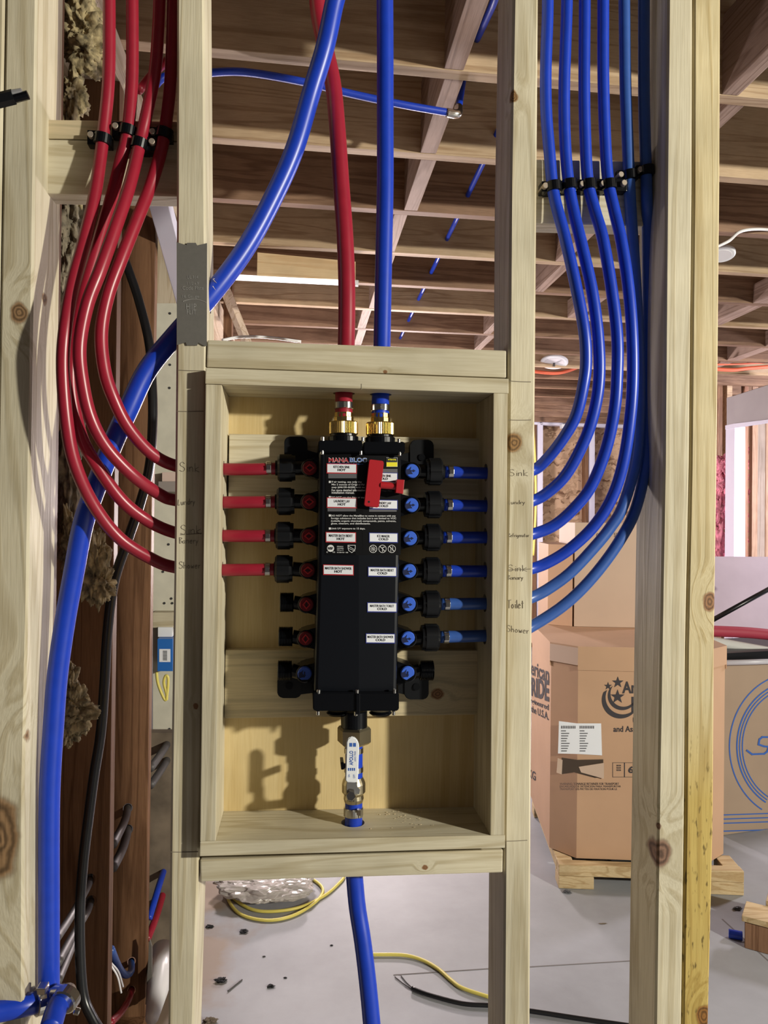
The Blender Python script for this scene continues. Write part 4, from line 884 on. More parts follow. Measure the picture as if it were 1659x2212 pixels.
b = nb(); P = PL([(352, 2056, 1.2), (345, 2110, 1.05), (340, 2145, 1.0), (328, 2200, .9)], 0); tube(b, P, [.034, .034, .026, .016], 20, raw=True)
tag(finish('white_drain_pipe', b, pvc, None, True), 'white plastic drain pipe standing left of the plated stud foot', 'drain pipe')
b = nb(); quad_px(b, (323, 2030), (328, 2046), (328, 2170), (314, 2170), 1.02, 1.028); tag(finish('strap_plate', b, steeld), 'galvanised strap on the brown stud beside the drain pipe', 'metal strap')
# tee fitting at the bottom left
tee = root('tee_fitting', W(106, 2180, .04), 'metal tee joining three blue pipe ends at the bottom left corner', 'pipe fitting')
b = nb(); tube(b, PL([(-60, 2192, -.01), (0, 2183, .0), (60, 2170, .012), (95, 2160, .03)], 0), .0136, 20, 8); finish('branch_pipe', b, bluep, tee, True)
b = nb(); tube(b, PL([(140, 2150, .02), (122, 2180, -.01), (108, 2225, -.04)], 0), .0136, 20, 8); finish('branch_pipe', b, bluep, tee, True)
b = nb(); lathe(b, W(76, 2166, .012), W(93, 2161, .018), [(0, .0150), (.1, .0172), (.9, .0172), (1, .015)], 24); o = finish('clamp_ring', b, steel, tee)
b = nb(); quad_px(b, (78, 2136), (98, 2136), (98, 2150), (80, 2150), -.006, .01, .001); finish('clamp_ear', b, steel, o)
b = nb(); lathe(b, W(150, 2148, .010), W(136, 2168, -.004), [(0, .0150), (.1, .0172), (.9, .0172), (1, .015)], 24); o = finish('clamp_ring', b, steel, tee)
b = nb(); cyl(b, W(160, 2183, -.02), W(172, 2186, -.02), .0045, 8, .001); finish('clamp_screw', b, steel, o)
b = nb(); tube(b, PL([(92, 2165, .028), (120, 2150, .035), (148, 2146, .02)], 0), .0125, 18, 6); finish('tee_body', b, steel, tee, True)
# black rod with pale tip
rod = root('black_rod', W(28, 215, -.06), 'black rod with a silver tip poking in at the left edge', 'rod')
b = nb(); P = [W(-40, 226, -.1), W(30, 209, -.1)]; cyl(b, P[0], P[1], .0085, 6); finish('sleeve', b, blackm, rod)
b = nb(); cyl(b, W(25, 203, -.1), W(48, 199, -.1), .0045, 10); finish('silver_tip', b, pm('pale_metal', (.6, .6, .62), .3, .6), rod)
b = nb(); cyl(b, W(28, 214, -.1), W(61, 205, -.1), .005, 10); finish('inner_rod', b, black, rod)
# ================================================================== between joists: pipes, wires, lamps
cable('ceiling_blue_pipe', [(330, 190, .62), (360, 165, .62), (440, 158, .66), (530, 156, .7), (660, 178, .72), (760, 203, .74), (880, 228, .76), (980, 245, .78)], 0, .0085, bluep, 'thin blue pipe crossing the ceiling from left to an elbow', None, 'water pipe')
el = cable('copper_elbow', [(965, 243, .775), (988, 246, .78), (991, 232, .80)], 0, .0105, steel, 'shiny elbow where two thin blue ceiling pipes meet', None, 'pipe fitting')
cable('ceiling_blue_pipe', [(990, 240, .80), (995, 205, .85), (1002, 160, .95), (1012, 90, 1.0)], 0, .0085, bluep, 'short blue pipe rising from the shiny elbow', None, 'water pipe')
def ypipe(xa, ya, za, xb, yb_, zb, lab):
    b = nb(); tube(b, [V((xa, ya, za)), V(((xa+xb)/2, (ya+yb_)/2, (za+zb)/2)), V((xb, yb_, zb))], .0085, 12, 4); return tag(finish('ceiling_blue_pipe', b, bluep, None, True), lab, 'water pipe')
ypipe(.535, .95, 2.47, .58, 3.9, 2.45, 'long blue pipe threaded through the receding ceiling joists')
cable('ceiling_blue_pipe', [(1080, -35, .45), (1062, 15, .52), (1030, 84, .675)], 0, .0085, bluep, 'blue pipe at the ceiling top beside the pencilled stud', None, 'water pipe')
cable('ceiling_red_pipe', [(300, 195, .5), (330, 160, .55), (362, 130, .6), (385, 110, .62)], 0, .0085, redp, 'thin red pipe crossing behind the red pipes near the ceiling', None, 'water pipe')
# plywood scrap and bright tube light
b = nb(); quad_px(b, (556, 545), (768, 565), (768, 605), (555, 597), 1.938, 1.952, .001); tag(finish('plywood_scrap', b, wood('scrap_ply', (.70, .54, .33), (.58, .40, .22), 'x')), 'pale plywood scrap nailed between joists above the light strip', 'plywood scrap')
lt = root('tube_light', W(600, 605, 1.945), 'bright white tube light strip under a ceiling joist', 'light fixture')
b = nb(); cyl(b, W(505, 599, 1.945), W(768, 612, 1.945), .011, 14); finish('tube', b, pm('lit_tube', (.9, .9, .9), .4, emit=((1, .93, .98), 1.6)), lt)
b = nb(); cyl(b, W(498, 598.5, 1.945), W(505, 599, 1.945), .013, 14); finish('end_socket', b, whitep, lt)
b = nb(); cyl(b, W(767, 612, 1.945), W(774, 612.4, 1.945), .013, 14); finish('end_socket', b, whitep, lt)
def disc(px, py, y, r, lab):
    c = W(px, py, y); o = root('disc_light', c, lab, 'ceiling light', 'white disc ceiling lights')
    n = V((-.12, -.30, -1)).normalized()
    b = nb(); lathe(b, c-n*.012, c+n*.004, [(0, r*.8), (.3, r), (.8, r), (1, r*.9)], 36); finish('trim_ring', b, whitep, o)
    b = nb(); lathe(b, c+n*.0035, c+n*.005, [(0, r*.72), (1, r*.70)], 36); finish('lens', b, pm('lamp_lens', (.74, .73, .76), .5) if 'lamp_lens' not in bpy.data.materials else bpy.data.materials['lamp_lens'], o)
    b = nb(); cyl(b, c-n*.012, V((c.x, c.y, 2.40)), .008, 8); finish('cord', b, greyp, o)
disc(1197, 783, 3.95, .092, 'white disc light hanging left of the blue pipe loops')
disc(1560, 550, 1.75, .048, 'white disc light hanging just right of the doubled studs')
cable('white_cable', [(1545, 535, 1.4), (1575, 520, 1.4), (1600, 500, 1.45), (1640, 495, 1.5), (1690, 500, 1.55)], 0, .005, pvc, 'white cable along the joist above the right disc light', None, 'cable')
cable('orange_cord', [(1100, 795, 4.2), (1160, 803, 4.2), (1200, 806, 4.2), (1230, 800, 4.2), (1260, 788, 4.2)], 0, .012, orangec, 'orange cord hung under the far joists behind the blue loops', None, 'cord')
cable('orange_cord', [(1520, 795, 3.6), (1580, 799, 3.6), (1620, 795, 3.6), (1700, 789, 3.6)], 0, .012, orangec, 'orange cord under the joists right of the doubled studs', None, 'cord')
cable('orange_cord', [(1520, 788, 3.7), (1600, 786, 3.7), (1700, 780, 3.7)], 0, .006, orangec, 'thin orange cord above the thicker one at the right', None, 'cord')
# ================================================================== FAR ROOM
struct(boxo('wall_back', (-3, 7.15, 0), (9, 7.2, 2.635), osb))
YWF = 6.95
b = nb(); quad_px(b, (1100, 905), (1450, 917), (1450, 928), (1100, 915), YWF, YWF+.09); struct(finish('trim_6', b, whitepost))
b = nb(); quad_px(b, (1100, 868), (1450, 876), (1450, 905), (1100, 897), YWF+.02, YWF+.06); struct(finish('trim_7', b, joist_pale))
b = nb(); quad_px(b, (1100, 845), (1450, 852), (1450, 866), (1100, 860), YWF-.02, YWF+.02); struct(finish('trim_8', b, joistw))
for i, x in enumerate((1167, 1279)):
    b = nb(); quad_px(b, (x-5, 912), (x+6, 912), (x+5, 1405), (x-6, 1405), YWF, YWF+.09)
    tag(finish('far_wall_stud', b, whitepost), ('white painted stud on the far wall beside the pencilled stud', 'white painted stud on the far wall behind the loops')[i], 'wall stud', 'white far wall studs')
    b = nb(); quad_px(b, (x-16, 912), (x-8, 912), (x-9, 1405), (x-17, 1405), YWF+.02, YWF+.1)
    tag(finish('far_wall_stud', b, oldstud), ('brown stud left of the first white far stud', 'brown stud left of the second white far stud')[i], 'wall stud')
cable('yellow_cable', [(1130, 892, 6.8), (1160, 884, 6.8), (1200, 885, 6.8), (1235, 892, 6.8), (1290, 888, 6.8), (1350, 895, 6.8)], 0, .014, yellowc, 'upper yellow cable drooping along the far wall top', None, 'cable')
cable('yellow_cable', [(1130, 896, 6.8), (1170, 888, 6.8), (1215, 895, 6.8), (1300, 898, 6.8), (1370, 896, 6.8)], 0, .010, yellowc, 'lower thin yellow cable along the far wall top', None, 'cable')
cable('yellow_cable', [(1150, 900, 6.7), (1156, 1000, 6.7), (1157, 1100, 6.7), (1152, 1200, 6.7)], 0, .012, yellowc, 'yellow cable running down the far wall beside the pencilled stud', None, 'cable')
tag(pxbox('far_outlet_box', (1214, 916), (1229, 925), 6.88, 6.95, whitep), 'tiny white outlet box under the far wall plate', 'outlet box')
# right side far wall: brown studs, white post, soffit, pink wool
struct(boxo('wall_right', (5.4, 6.3, 0), (9, 6.35, 2.635), pm('dark_sheathing', (.06, .035, .03), .9)))
sof = nb(); hexa(sof, [W(1586, 915, 4.3), W(1760, 895, 3.6), W(1760, 800, 3.6), W(1586, 855, 4.3)]+[W(1586, 915, 4.3)+V((0, .1, 0)), W(1760, 895, 3.6)+V((0, .1, 0)), W(1760, 800, 3.6)+V((0, .1, 0)), W(1586, 855, 4.3)+V((0, .1, 0))])
tag(finish('drywall_soffit', sof, soffitm), 'grey drywall soffit over the white post at the right edge', 'soffit')
b = nb(); hexa(b, [W(1586, 924, 4.28), W(1760, 898, 3.58), W(1760, 894, 3.58), W(1586, 915, 4.28)]+[p+V((0, .12, 0)) for p in (W(1586, 924, 4.28), W(1760, 898, 3.58), W(1760, 894, 3.58), W(1586, 915, 4.28))])
tag(finish('white_edge_trim', b, whitepost), 'white edge strip along the bottom of the grey soffit', 'trim strip')
tag(pxbox('white_post', (1587, 922), (1610, 1460), 4.28, 4.40, whitepost, slant=4), 'white painted post under the grey soffit', 'post')
for i, (x0, x1, m, dy) in enumerate(((1551, 1561, farstud, 0), (1571, 1582, joist_pale, 0), (1610, 1617, wood('far_stud_red', (.42, .24, .16), (.28, .13, .08), 'z'), .25), (1626, 1638, wood('far_stud_tan', (.46, .31, .22), (.32, .19, .12), 'z'), .28), (1638, 1654, wood('far_stud_grey', (.33, .27, .23), (.22, .17, .13), 'z'), .30), (1656, 1690, bpy.data.materials['far_stud_tan'], .40))):
    b = nb(); quad_px(b, (x0, 830), (x1, 830), (x1-4, 1533), (x0-4, 1533), 4.55+dy, 4.63+dy)
    tag(finish('far_brown_stud', b, m), ('brown stud touching the doubled pair above the drywall sheet', 'tan stud just left of the white post', 'reddish stud just right of the white post', 'tan stud right of the pink wool strip', 'weathered grey stud between two tan ones at the right', 'tan stud cut by the right photo edge')[i], 'wall stud')
insul([(1557, 1010, 4.5, (.05, .06, .06)), (1569, 1005, 4.47, (.062, .05, .062)), (1564, 1050, 4.47, (.05, .05, .07)), (1560, 1045, 4.5, (.05, .06, .08)), (1553, 1100, 4.5, (.05, .05, .12)), (1550, 1170, 4.5, (.05, .05, .15)), (1552, 1220, 4.5, (.05, .05, .1))], pinsul, 'bulging pink insulation beside the doubled studs')
insul([(1619, y, 4.9, (.025, .03, .05)) for y in range(975, 1260, 28)], pinsul, 'narrow pink insulation strip right of the white post')
# drywall sheet leaning
b = nb(); hexa(b, [W(1500, 1360, 3.0), W(1800, 1362, 3.0), W(1800, 1204, 3.25), W(1500, 1202, 3.25)]+[p+V((0, .016, 0)) for p in (W(1500, 1360, 3.0), W(1800, 1362, 3.0), W(1800, 1204, 3.25), W(1500, 1202, 3.25))])
sheet_o = tag(finish('drywall_sheet', b, drywall), 'purple-grey drywall sheet leaning behind the right carton', 'drywall sheet')
b = nb(); cyl(b, W(1500, 1361, 2.55), W(1720, 1240, 2.55), .012, 12); tag(finish('black_pole', b, blackc, None, True), 'black pole slanting across the leaning drywall', 'pole')
# red and white rolled sleeve
b = nb(); P = PL([(1500, 1362, 2.34), (1560, 1364, 2.34), (1620, 1367, 2.34), (1690, 1374, 2.34)], 0); tube(b, P, .026, 14, 6); tag(finish('red_foam_roll', b, redfoam, None, True), 'dark red sleeve lying over the right carton', 'foam sleeve')
b = nb(); P = PL([(1520, 1384, 2.32), (1560, 1391, 2.31), (1620, 1402, 2.30), (1700, 1416, 2.29)], 0); tube(b, P, .026, 14, 6); tag(finish('white_foam_roll', b, pm('white_foam', (.55, .56, .55), .6), None, True), 'white sleeve just below the dark red one', 'foam sleeve')
# ---------------------------------------------------------------- main carton on pallet
carton = root('octagonal_carton', WZ(1300, 1890, .09), 'large brown octagonal carton with star logo on a pallet', 'cardboard carton')
A0 = WZ(1245, 1856, .088); ang = math.radians(-9.5); U = V((math.cos(ang), math.sin(ang), 0)); VV = V((-math.sin(ang), math.cos(ang), 0)); HC = .80
fn = VV
Bp = WP(1530, 1858, A0, fn); fwid = (Bp-A0).dot(U)
ch = .088; dep = .56
def oct_(off=0):
    o = off; k = off*.414
    return [(0-k, -o), (fwid+k, -o), (fwid+ch+o, ch-k), (fwid+ch+o, ch+dep+k), (fwid+k, 2*ch+dep+o), (-k, 2*ch+dep+o), (-ch-o, ch+dep+k), (-ch-o, ch-k)]
def C3(u, v, z): return A0+U*u+VV*v+V((0, 0, z-A0.z))
TOPZ = WP(1245, 1399, A0, fn).z
b = nb(); prism(b, [C3(u, v, .092) for u, v in oct_()], (0, 0, TOPZ-.095)); finish('carton_body', b, card, carton)
lipz = WP(1245, 1447, A0, fn).z
for i in range(8):
    o_ = oct_(.006); n_ = oct_(.0015); p, q = o_[i], o_[(i+1) % 8]; pi_, qi_ = n_[i], n_[(i+1) % 8]
    b = nb(); dz = 0 if i % 2 == 0 else .018
    hexa(b, [C3(*pi_, lipz+dz), C3(*qi_, lipz+dz), C3(*qi_, TOPZ), C3(*pi_, TOPZ), C3(*p, lipz+dz), C3(*q, lipz+dz), C3(*q, TOPZ), C3(*p, TOPZ)])
    finish('lid_flap', b, cardl if i == 7 else card, carton)
b = nb(); prism(b, [C3(u, v, TOPZ) for u, v in oct_(.006)], (0, 0, .006)); lid = finish('lid_top', b, card, carton)
def fpt(px, py, e=.0012): p = WP(px, py, A0, fn); return p-VV*e
def ftext(s, x0, yb_, x1, yt, bold=0, name='printed_lettering'):
    b = nb(); puttext(b, s, fpt(x0, yb_), fpt(x1, yb_), fpt(x0, yt), bold); finish(name, b, cardk, carton)
b = nb()
def star(cx, cy, r):
    pts = [fpt(cx+(r if k % 2 == 0 else r*.4)*math.sin(k*math.pi/5), cy-(r if k % 2 == 0 else r*.4)*math.cos(k*math.pi/5)) for k in range(10)]
    c = b.verts.new(fpt(cx, cy)); vs = [b.verts.new(p) for p in pts]
    for k in range(10): b.faces.new((c, vs[k], vs[(k+1) % 10]))
star(1313.5, 1482, 9); star(1334.5, 1474, 13); star(1334, 1505, 16)
finish('star_emblem', b, cardk, carton)
def cres(c0, r0_, c1, r1, a0, a1):
    n = 24; A = []; B = []
    for k in range(n+1):
        a = math.radians(a0+(a1-a0)*k/n); A.append(b.verts.new(fpt(c0[0]+r0_*math.cos(a), c0[1]+r0_*math.sin(a)))); B.append(b.verts.new(fpt(c1[0]+r1*math.cos(a), c1[1]+r1*math.sin(a))))
    for k in range(n): b.faces.new((A[k], A[k+1], B[k+1], B[k]))
b = nb(); cres((1340, 1512), 40, (1345, 1506), 37, 30, 205); cres((1344, 1503), 31, (1347, 1498), 28.5, 30, 215); finish('crescent_emblem', b, cardk, carton)
ftext('American', 1344, 1498, 1450, 1472, .03); ftext('PRIDE', 1364, 1538, 1450, 1505, .03); ftext('Designed, Engineered', 1367, 1563, 1470, 1550, .01); ftext('and Assembled in the U.S.A.', 1325, 1581, 1500, 1568, .02)
ftext('6', 1357, 1670, 1369, 1655, .03); ftext('WARNING: TONNAGE RETAINER FOR TRANSPORT', 1209, 1695.5, 1337, 1690.5); ftext('ENCARGADO DE DETENCION PARA TRANSPORTAR', 1209, 1700.5, 1341, 1695.5+1); ftext('TRANSPORT LES PATTES DE FIXATION POUR LE', 1209, 1706.5, 1333, 1702)
b = nb()
def frame_(x0, y0, x1, y1, w=.9):
    for (a_, b_, c_, d_) in ((x0, y0, x1, y0+w), (x0, y1-w, x1, y1), (x0, y0, x0+w, y1), (x1-w, y0, x1, y1)):
        b.faces.new([b.verts.new(fpt(*q)) for q in ((a_, b_), (c_, b_), (c_, d_), (a_, d_))])
frame_(1323, 1647, 1349, 1679); frame_(1349, 1647, 1400, 1679)
for k in range(3): frame_(1332, 1652+k*5, 1341, 1655+k*5, 1.2)
finish('printed_pictogram', b, cardk, carton)
# left face lettering
Lp = C3(-ch-.0015, ch, .5); ln_ = U
def lpt(px, py): return WP(px, py, Lp, ln_)
def l2(s, x0, ya, yb_, x1, yc, yd, bold=.02):
    b = nb(); puttext(b, s, lpt(x0, yb_), lpt(x1, yd), lpt(x0, ya), bold); finish('printed_lettering', b, cardk, carton)
l2('American', 1128, 1420, 1448, 1186, 1446, 1476); l2('PRIDE', 1140, 1462, 1500, 1186, 1480, 1516, .04); l2('Shipped, Engineered', 1116, 1496, 1508, 1185, 1524, 1538, .02); l2('Assembled in the U.S.A.', 1110, 1508, 1520, 1185, 1540, 1556, .02)
l2('KG', 1142, 1660, 1678, 1157, 1668, 1687)
# packing sheet, torn handhold
b = nb(); p = [fpt(1207, 1557, .004), fpt(1246, 1562, .004), fpt(1298, 1562, .004), fpt(1300, 1631, .004), fpt(1247, 1628, .004), fpt(1205, 1627, .004)]
vs = [b.verts.new(q) for q in p]; b.faces.new((vs[0], vs[1], vs[4], vs[5])); b.faces.new((vs[1], vs[2], vs[3], vs[4]))
shp = finish('packing_sheet', b, white, carton)
b = nb()
for cx in (1212, 1252):
    for k in range(9): b.faces.new([b.verts.new(fpt(x, y, .0055)) for x, y in ((cx+k*3.6, 1567), (cx+1.8+k*3.6, 1567), (cx+1.8+k*3.6, 1573), (cx+k*3.6, 1573))])
    for k in range(9): b.faces.new([b.verts.new(fpt(x, y, .0055)) for x, y in ((cx, 1577+k*5.4), (cx+10+(k*7) % 9, 1577+k*5.4), (cx+10+(k*7) % 9, 1579+k*5.4), (cx, 1579+k*5.4))])
finish('barcode_print', b, inkg, shp)
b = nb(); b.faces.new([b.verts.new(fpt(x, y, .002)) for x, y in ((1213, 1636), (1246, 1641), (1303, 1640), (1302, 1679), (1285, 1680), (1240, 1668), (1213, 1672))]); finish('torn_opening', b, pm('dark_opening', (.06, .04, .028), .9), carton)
b = nb(); hexa(b, [fpt(1202, 1668, .005), fpt(1213, 1672, .005), fpt(1214, 1640, .012), fpt(1204, 1636, .012)]+[q+VV*.003 for q in (fpt(1202, 1668, .005), fpt(1213, 1672, .005), fpt(1214, 1640, .012), fpt(1204, 1636, .012))]); finish('torn_flap', b, cardl, carton)
b = nb(); hexa(b, [fpt(1255, 1668, .003), fpt(1303, 1680, .012), fpt(1303, 1646, .012), fpt(1250, 1656, .003)]+[q+VV*.003 for q in (fpt(1255, 1668, .003), fpt(1303, 1680, .012), fpt(1303, 1646, .012), fpt(1250, 1656, .003))]); finish('torn_flap', b, cardl, carton)
# pallet
pal = root('wooden_pallet', C3(fwid/2, ch+dep/2, 0), 'pine pallet carrying the octagonal carton', 'pallet')
def pbox(u0, v0, z0, u1, v1, z1, name, mat=pallet_w, parent=pal):
    b = nb(); hexa(b, [C3(u0, v0, z0), C3(u1, v0, z0), C3(u1, v0, z1), C3(u0, v0, z1), C3(u0, v1, z0), C3(u1, v1, z0), C3(u1, v1, z1), C3(u0, v1, z1)], .003); return finish(name, b, mat, parent)
u0_, u1_ = -.075, fwid+.11
v0_ = -.055
pbox(u0_, v0_, .048, u1_, v0_+.045, .090, 'front_rail')
pbox(u0_, v0_, .001, u0_+.13, v0_+.08, .047, 'block'); pbox(u1_-.14, v0_, .001, u1_, v0_+.08, .047, 'block')
pbox(u0_, v0_+.05, .048, u0_+.06, v0_+.75, .088, 'side_rail'); pbox(u1_-.06, v0_+.05, .048, u1_, v0_+.14, .088, 'side_rail')
pbox(u0_, .62, .001, u0_+.13, .70, .047, 'block')
pbox(u0_+.07, .25, .06, u1_-.07, .35, .088, 'cross_board')
tag(pbox(.13, .0, .06, .5, .2, .0905, 'black_tray', blackm, None), 'black tray peeking out between carton and pallet', 'tray')
b = nb(); quad_px(b, (1353, 1858), (1380, 1857), (1380, 1870), (1354, 1870), 1.78, 1.785); tag(finish('shipping_tag', b, white), 'small white tag at the pallet edge beside the studs', 'tag')
# upper carton and little block on the big carton
b = nb(); tz = TOPZ+.007; Q0 = WZ(1240, 1353, tz)
def Q3(u, v, z): return V((Q0.x, Q0.y, 0))+U*u+VV*v+V((0, 0, z))
wq = (WP(1420, 1353, Q0, fn)-Q0).dot(U); hq = WP(1240, 1129, Q0, fn).z
prism(b, [Q3(0, 0, tz), Q3(wq, 0, tz), Q3(wq, .42, tz), Q3(0, .42, tz)], (0, 0, hq-tz)); up = tag(finish('upper_carton', b, cardl), 'plain pale carton standing on the octagonal carton', 'cardboard carton')
b = nb(); puttext(b, '01', WP(1288, 1161, Q0, fn)-VV*.001, WP(1297, 1161, Q0, fn)-VV*.001, WP(1288, 1152, Q0, fn)-VV*.001); finish('printed_lettering', b, cardk, up)
b = nb(); puttext(b, '50', WP(1326, 1160, Q0, fn)-VV*.001, WP(1334, 1160, Q0, fn)-VV*.001, WP(1326, 1151, Q0, fn)-VV*.001); finish('printed_lettering', b, cardk, up)
b = nb(); L1 = WZ(1216, 1340, tz); prism(b, [Q3(-.11, .05, tz), Q3(-.008, .0, tz), Q3(-.008, .40, tz), Q3(-.11, .36, tz)], (0, 0, hq-tz-.10)); tag(finish('folded_carton', b, card), 'folded carton flap pressed against the plain pale carton', 'cardboard carton')
# right carton with blue rings
YR2 = 2.15
rc = root('ring_logo_carton', W(1650, 1840, YR2), 'brown carton with blue rings cut by the right edge of the photo', 'cardboard carton')
G0 = WZ(1556, 1842, .0); a2 = math.radians(12); U2 = V((math.cos(a2), math.sin(a2), 0)); N2 = V((-math.sin(a2), math.cos(a2), 0))
G0 = W(1555, 1840, YR2); G0.z = .002
def gpt(px, py, e=.0015): return WP(px, py, G0, N2)-N2*e
ztop = gpt(1560, 1430).z
def G3(u, v, z): return V((G0.x, G0.y, 0))+U2*u+N2*v+V((0, 0, z))
b = nb(); prism(b, [G3(.012, 0, .002), G3(.85, 0, .002), G3(.85, .4, .002), G3(.15, .4, .002)], (0, 0, ztop-.002)); finish('carton_body', b, cardd, rc)
b = nb()
def gring(cx, cy, r, w, a0=120, a1=250):
    n = 36; A = []; B = []
    for k in range(n+1):
        a = math.radians(a0+(a1-a0)*k/n)
        A.append(b.verts.new(gpt(cx+r*math.cos(a), cy+r*1.12*math.sin(a)))); B.append(b.verts.new(gpt(cx+(r-w)*math.cos(a), cy+(r*1.12-w)*math.sin(a))))
    for k in range(n): b.faces.new((A[k], A[k+1], B[k+1], B[k]))
for r_, w_ in ((142, 2.6), (126, 3), (120, 2.4), (114, 2.4)): gring(1716, 1612, r_, w_)
for yy in (1757, 1766, 1775, 1792):
    b.faces.new([b.verts.new(gpt(x, y)) for x, y in ((1562, yy+2), (1662 if yy > 1780 else 1652, yy-1), (1662 if yy > 1780 else 1652, yy+1.4), (1562, yy+4.4))])
    b.faces.new([b.verts.new(gpt(x, y)) for x, y in ((1652, yy-1), (1790, yy-5), (1790, yy-2.6), (1652, yy+1.4))])
finish('blue_ring_print', b, inkb, rc)
b = nb()
def stroke2(pts, w):
    P_ = [V((x, y, 0)) for x, y in pts]
    for i in range(len(P_)-1):
        d = (P_[i+1]-P_[i]).normalized(); n = V((-d.y, d.x, 0))*w/2; A_, B_ = P_[i]-d*w*.4, P_[i+1]+d*w*.4
        b.faces.new([b.verts.new(gpt(q.x, q.y, .0018+.0001*i)) for q in (A_+n, B_+n, B_-n, A_-n)])
stroke2([(1672, 1592), (1646, 1592), (1640, 1597), (1638, 1608), (1650, 1612), (1660, 1613), (1657, 1623), (1650, 1628), (1624, 1629), (1613, 1621)], 4)
finish('brand_letter', b, inkb, rc)
# black slab painting the shaded gap on top of the ring carton
b = nb(); prism(b, [G3(.03, .01, ztop), G3(.8, .01, ztop), G3(.8, .36, ztop), G3(.16, .36, ztop)], (0, 0, .035)); tag(finish('dark_gap_slab', b, blackm), 'black slab standing for the shaded gap on the blue ring carton', 'gap slab')
b = nb(); cyl(b, gpt(1560, 1430, .02), gpt(1760, 1424, .02), .012, 10); tag(finish('grey_tube', b, pm('pale_tube', (.5, .5, .56), .35), None, True), 'pale grey tube along the top front of the ring carton', 'tube')
# ---------------------------------------------------------------- floor things
def fl(px, py, z=0): return WZ(px, py, z)
scrap = root('pallet_scrap', fl(1640, 2055), 'broken pallet corner on the floor at the right edge', 'pallet scrap')
b = nb(); f0 = [fl(1590, 2010), fl(1622, 2035), fl(1800, 2140), fl(1700, 1985)]
S0 = fl(1608, 2048)
def S3(u, v, z): a = math.radians(-38); return S0+V((math.cos(a), math.sin(a), 0))*u+V((-math.sin(a), math.cos(a), 0))*v+V((0, 0, z))
prism(b, [S3(0, 0, 0), S3(.6, 0, 0), S3(.6, .06, 0), S3(0, .06, 0)], (0, 0, .085), .002); finish('runner', b, farstud, scrap)
b = nb(); prism(b, [S3(-.008, -.004, .086), S3(.6, -.004, .086), S3(.6, .11, .086), S3(-.008, .11, .086)], (0, 0, .018), .001); finish('top_board', b, pallet_w, scrap)
b = nb(); prism(b, [S3(.05, .12, .086), S3(.6, .12, .086), S3(.6, .2, .086), S3(.05, .2, .086)], (0, 0, .03), .001); finish('top_board', b, pallet_w, scrap)
b = nb(); c0, c1 = fl(1574, 2016, .014), fl(1604, 2022, .014); cyl(b, c0, c1, .014, 20, .001); tag(finish('blue_pipe_offcut', b, bluep), 'short blue pipe offcut lying by the broken pallet corner', 'pipe offcut')
def floorcable(name, pts, r, mat, label, cat='cable'):
    b = nb(); tube(b, [fl(x, y, r+.001+(h[0] if h else 0)) for x, y, *h in pts], r, 10, 8); return tag(finish(name, b, mat, None, True), label, cat)
coil = [(744, 1892), (735, 1905), (700, 1935), (640, 1962), (560, 1968), (510, 1945), (490, 1915), (500, 1895), (560, 1882), (640, 1885), (692, 1912), (690, 1940), (640, 1975), (580, 1988), (520, 1975), (492, 1940), (497, 1910), (540, 1895)]
floorcable('yellow_cable_coil', coil, .0055, yellowc, 'coiled yellow cable on the concrete under the box')
floorcable('yellow_cable', [(792, 2062), (812, 2062), (870, 2063), (910, 2073), (945, 2092), (975, 2118), (1000, 2135), (1060, 2155)], .0055, yellowc, 'yellow cable snaking right across the floor from the feed pipe')
floorcable('black_floor_cord', [(890, 2135), (930, 2150), (1000, 2168), (1060, 2172), (1100, 2178), (1160, 2186), (1250, 2200), (1360, 2216), (1450, 2230)], .0065, blackc, 'black cord lying along the floor at the bottom right', 'cord')
floorcable('thin_wire', [(853, 2110), (872, 2125), (890, 2136)], .0015, greyp, 'lower stripped wire end of the black floor cord', 'wire')
floorcable('thin_wire', [(866, 2107), (878, 2122), (892, 2135)], .0015, greyp, 'upper stripped wire end of the black floor cord', 'wire')
rnd = random.Random(3)
b = nb(); cpt = fl(575, 1905, .05); tuft(b, cpt, (.17, .12, .045), 5, .3); tag(finish('plastic_bag', b, film), 'crumpled clear plastic bag inside the yellow cable coil', 'plastic bag')
def chip(px, py, s, mat, lab, el=(1, .6, .35)):
    b = nb(); tuft(b, fl(px, py, s*el[2]), (s*el[0], s*el[1], s*el[2]), int(px)); tag(finish('debris_chip', b, mat), lab, 'debris', 'dark scraps on the floor')
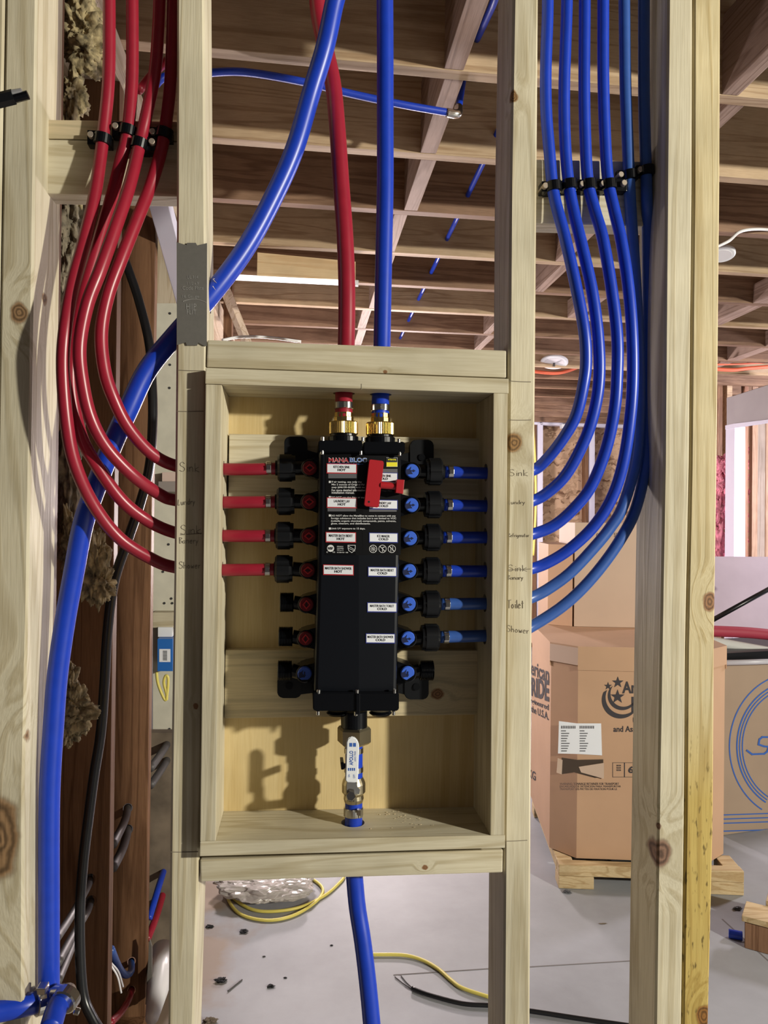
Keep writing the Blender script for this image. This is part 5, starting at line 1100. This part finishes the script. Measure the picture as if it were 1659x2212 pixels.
chip(526, 2012, .012, inkk, 'black scrap below the yellow cable coil'); chip(478, 2117, .014, inkk, 'larger black scrap low by the plated stud'); chip(585, 2130, .009, inkk, 'small black scrap in the lower middle of the opening')
chip(570, 2066, .004, greyp, 'tiny grey scrap at the centre of the opening'); chip(716, 2042, .004, inkk, 'tiny black speck left of the feed pipe'); chip(616, 2112, .004, inkk, 'tiny black speck left of the feed pipe, lower down')
chip(452, 2001, .010, inkk, 'black scrap against the plated stud foot'); chip(1225, 1926, .012, inkg, 'grey scrap in front of the pallet corner'); chip(1594, 1962, .012, inkg, 'grey scrap in front of the broken pallet corner'); chip(453, 2205, .016, concw, 'brown clump at the bottom by the plated stud'); chip(1302, 1995, .008, concw, 'brown speck on the floor between the studs', (1.4, .4, .1))
floorcable('dark_sliver', [(492, 2141), (508, 2128), (523, 2116)], .002, greyp, 'thin dark sliver beside the black scrap on the floor', 'sliver')
# control joint scored in the slab
b = nb()
for (p, q) in ((fl(1100, 2091, .0006), fl(1420, 2072, .0006)), (fl(1560, 1985, .0006), fl(1720, 2130, .0006)), (fl(850, 2106, .0006), fl(1060, 2092, .0006))):
    d = (q-p).normalized(); n = V((-d.y, d.x, 0))*.0025; b.faces.new([b.verts.new(x) for x in (p+n, q+n, q-n, p-n)])
struct(finish('trim_9', b, pm('slab_joint', (.17, .155, .15), .9)))
# beyond the left of the opening: post and crooked branch-like brace near the ceiling
b = nb(); quad_px(b, (484, 560), (503, 560), (500, 745), (482, 745), 2.6, 2.68); tag(finish('far_post', b, oldstud), 'dark post just right of the plated stud above the box', 'post')
b = nb(); beam(b, W(480, 610, 2.4), W(545, 770, 2.5), .04, .03); tag(finish('crooked_brace', b, spruce_y), 'crooked pale brace leaning behind the header on the left', 'brace')
b = nb(); beam(b, W(344, 430, .95), W(402, 650, 1.3), .05, .04); tag(finish('crooked_brace', b, whitepost), 'pale painted brace between the brown stud and the plated stud', 'brace')
cable('white_cable', [(480, 735, .15), (520, 728, .16), (580, 729, .17), (650, 738, .18)], 0, .0022, pvc, 'thin white cable behind the top edge of the header block', None, 'cable')
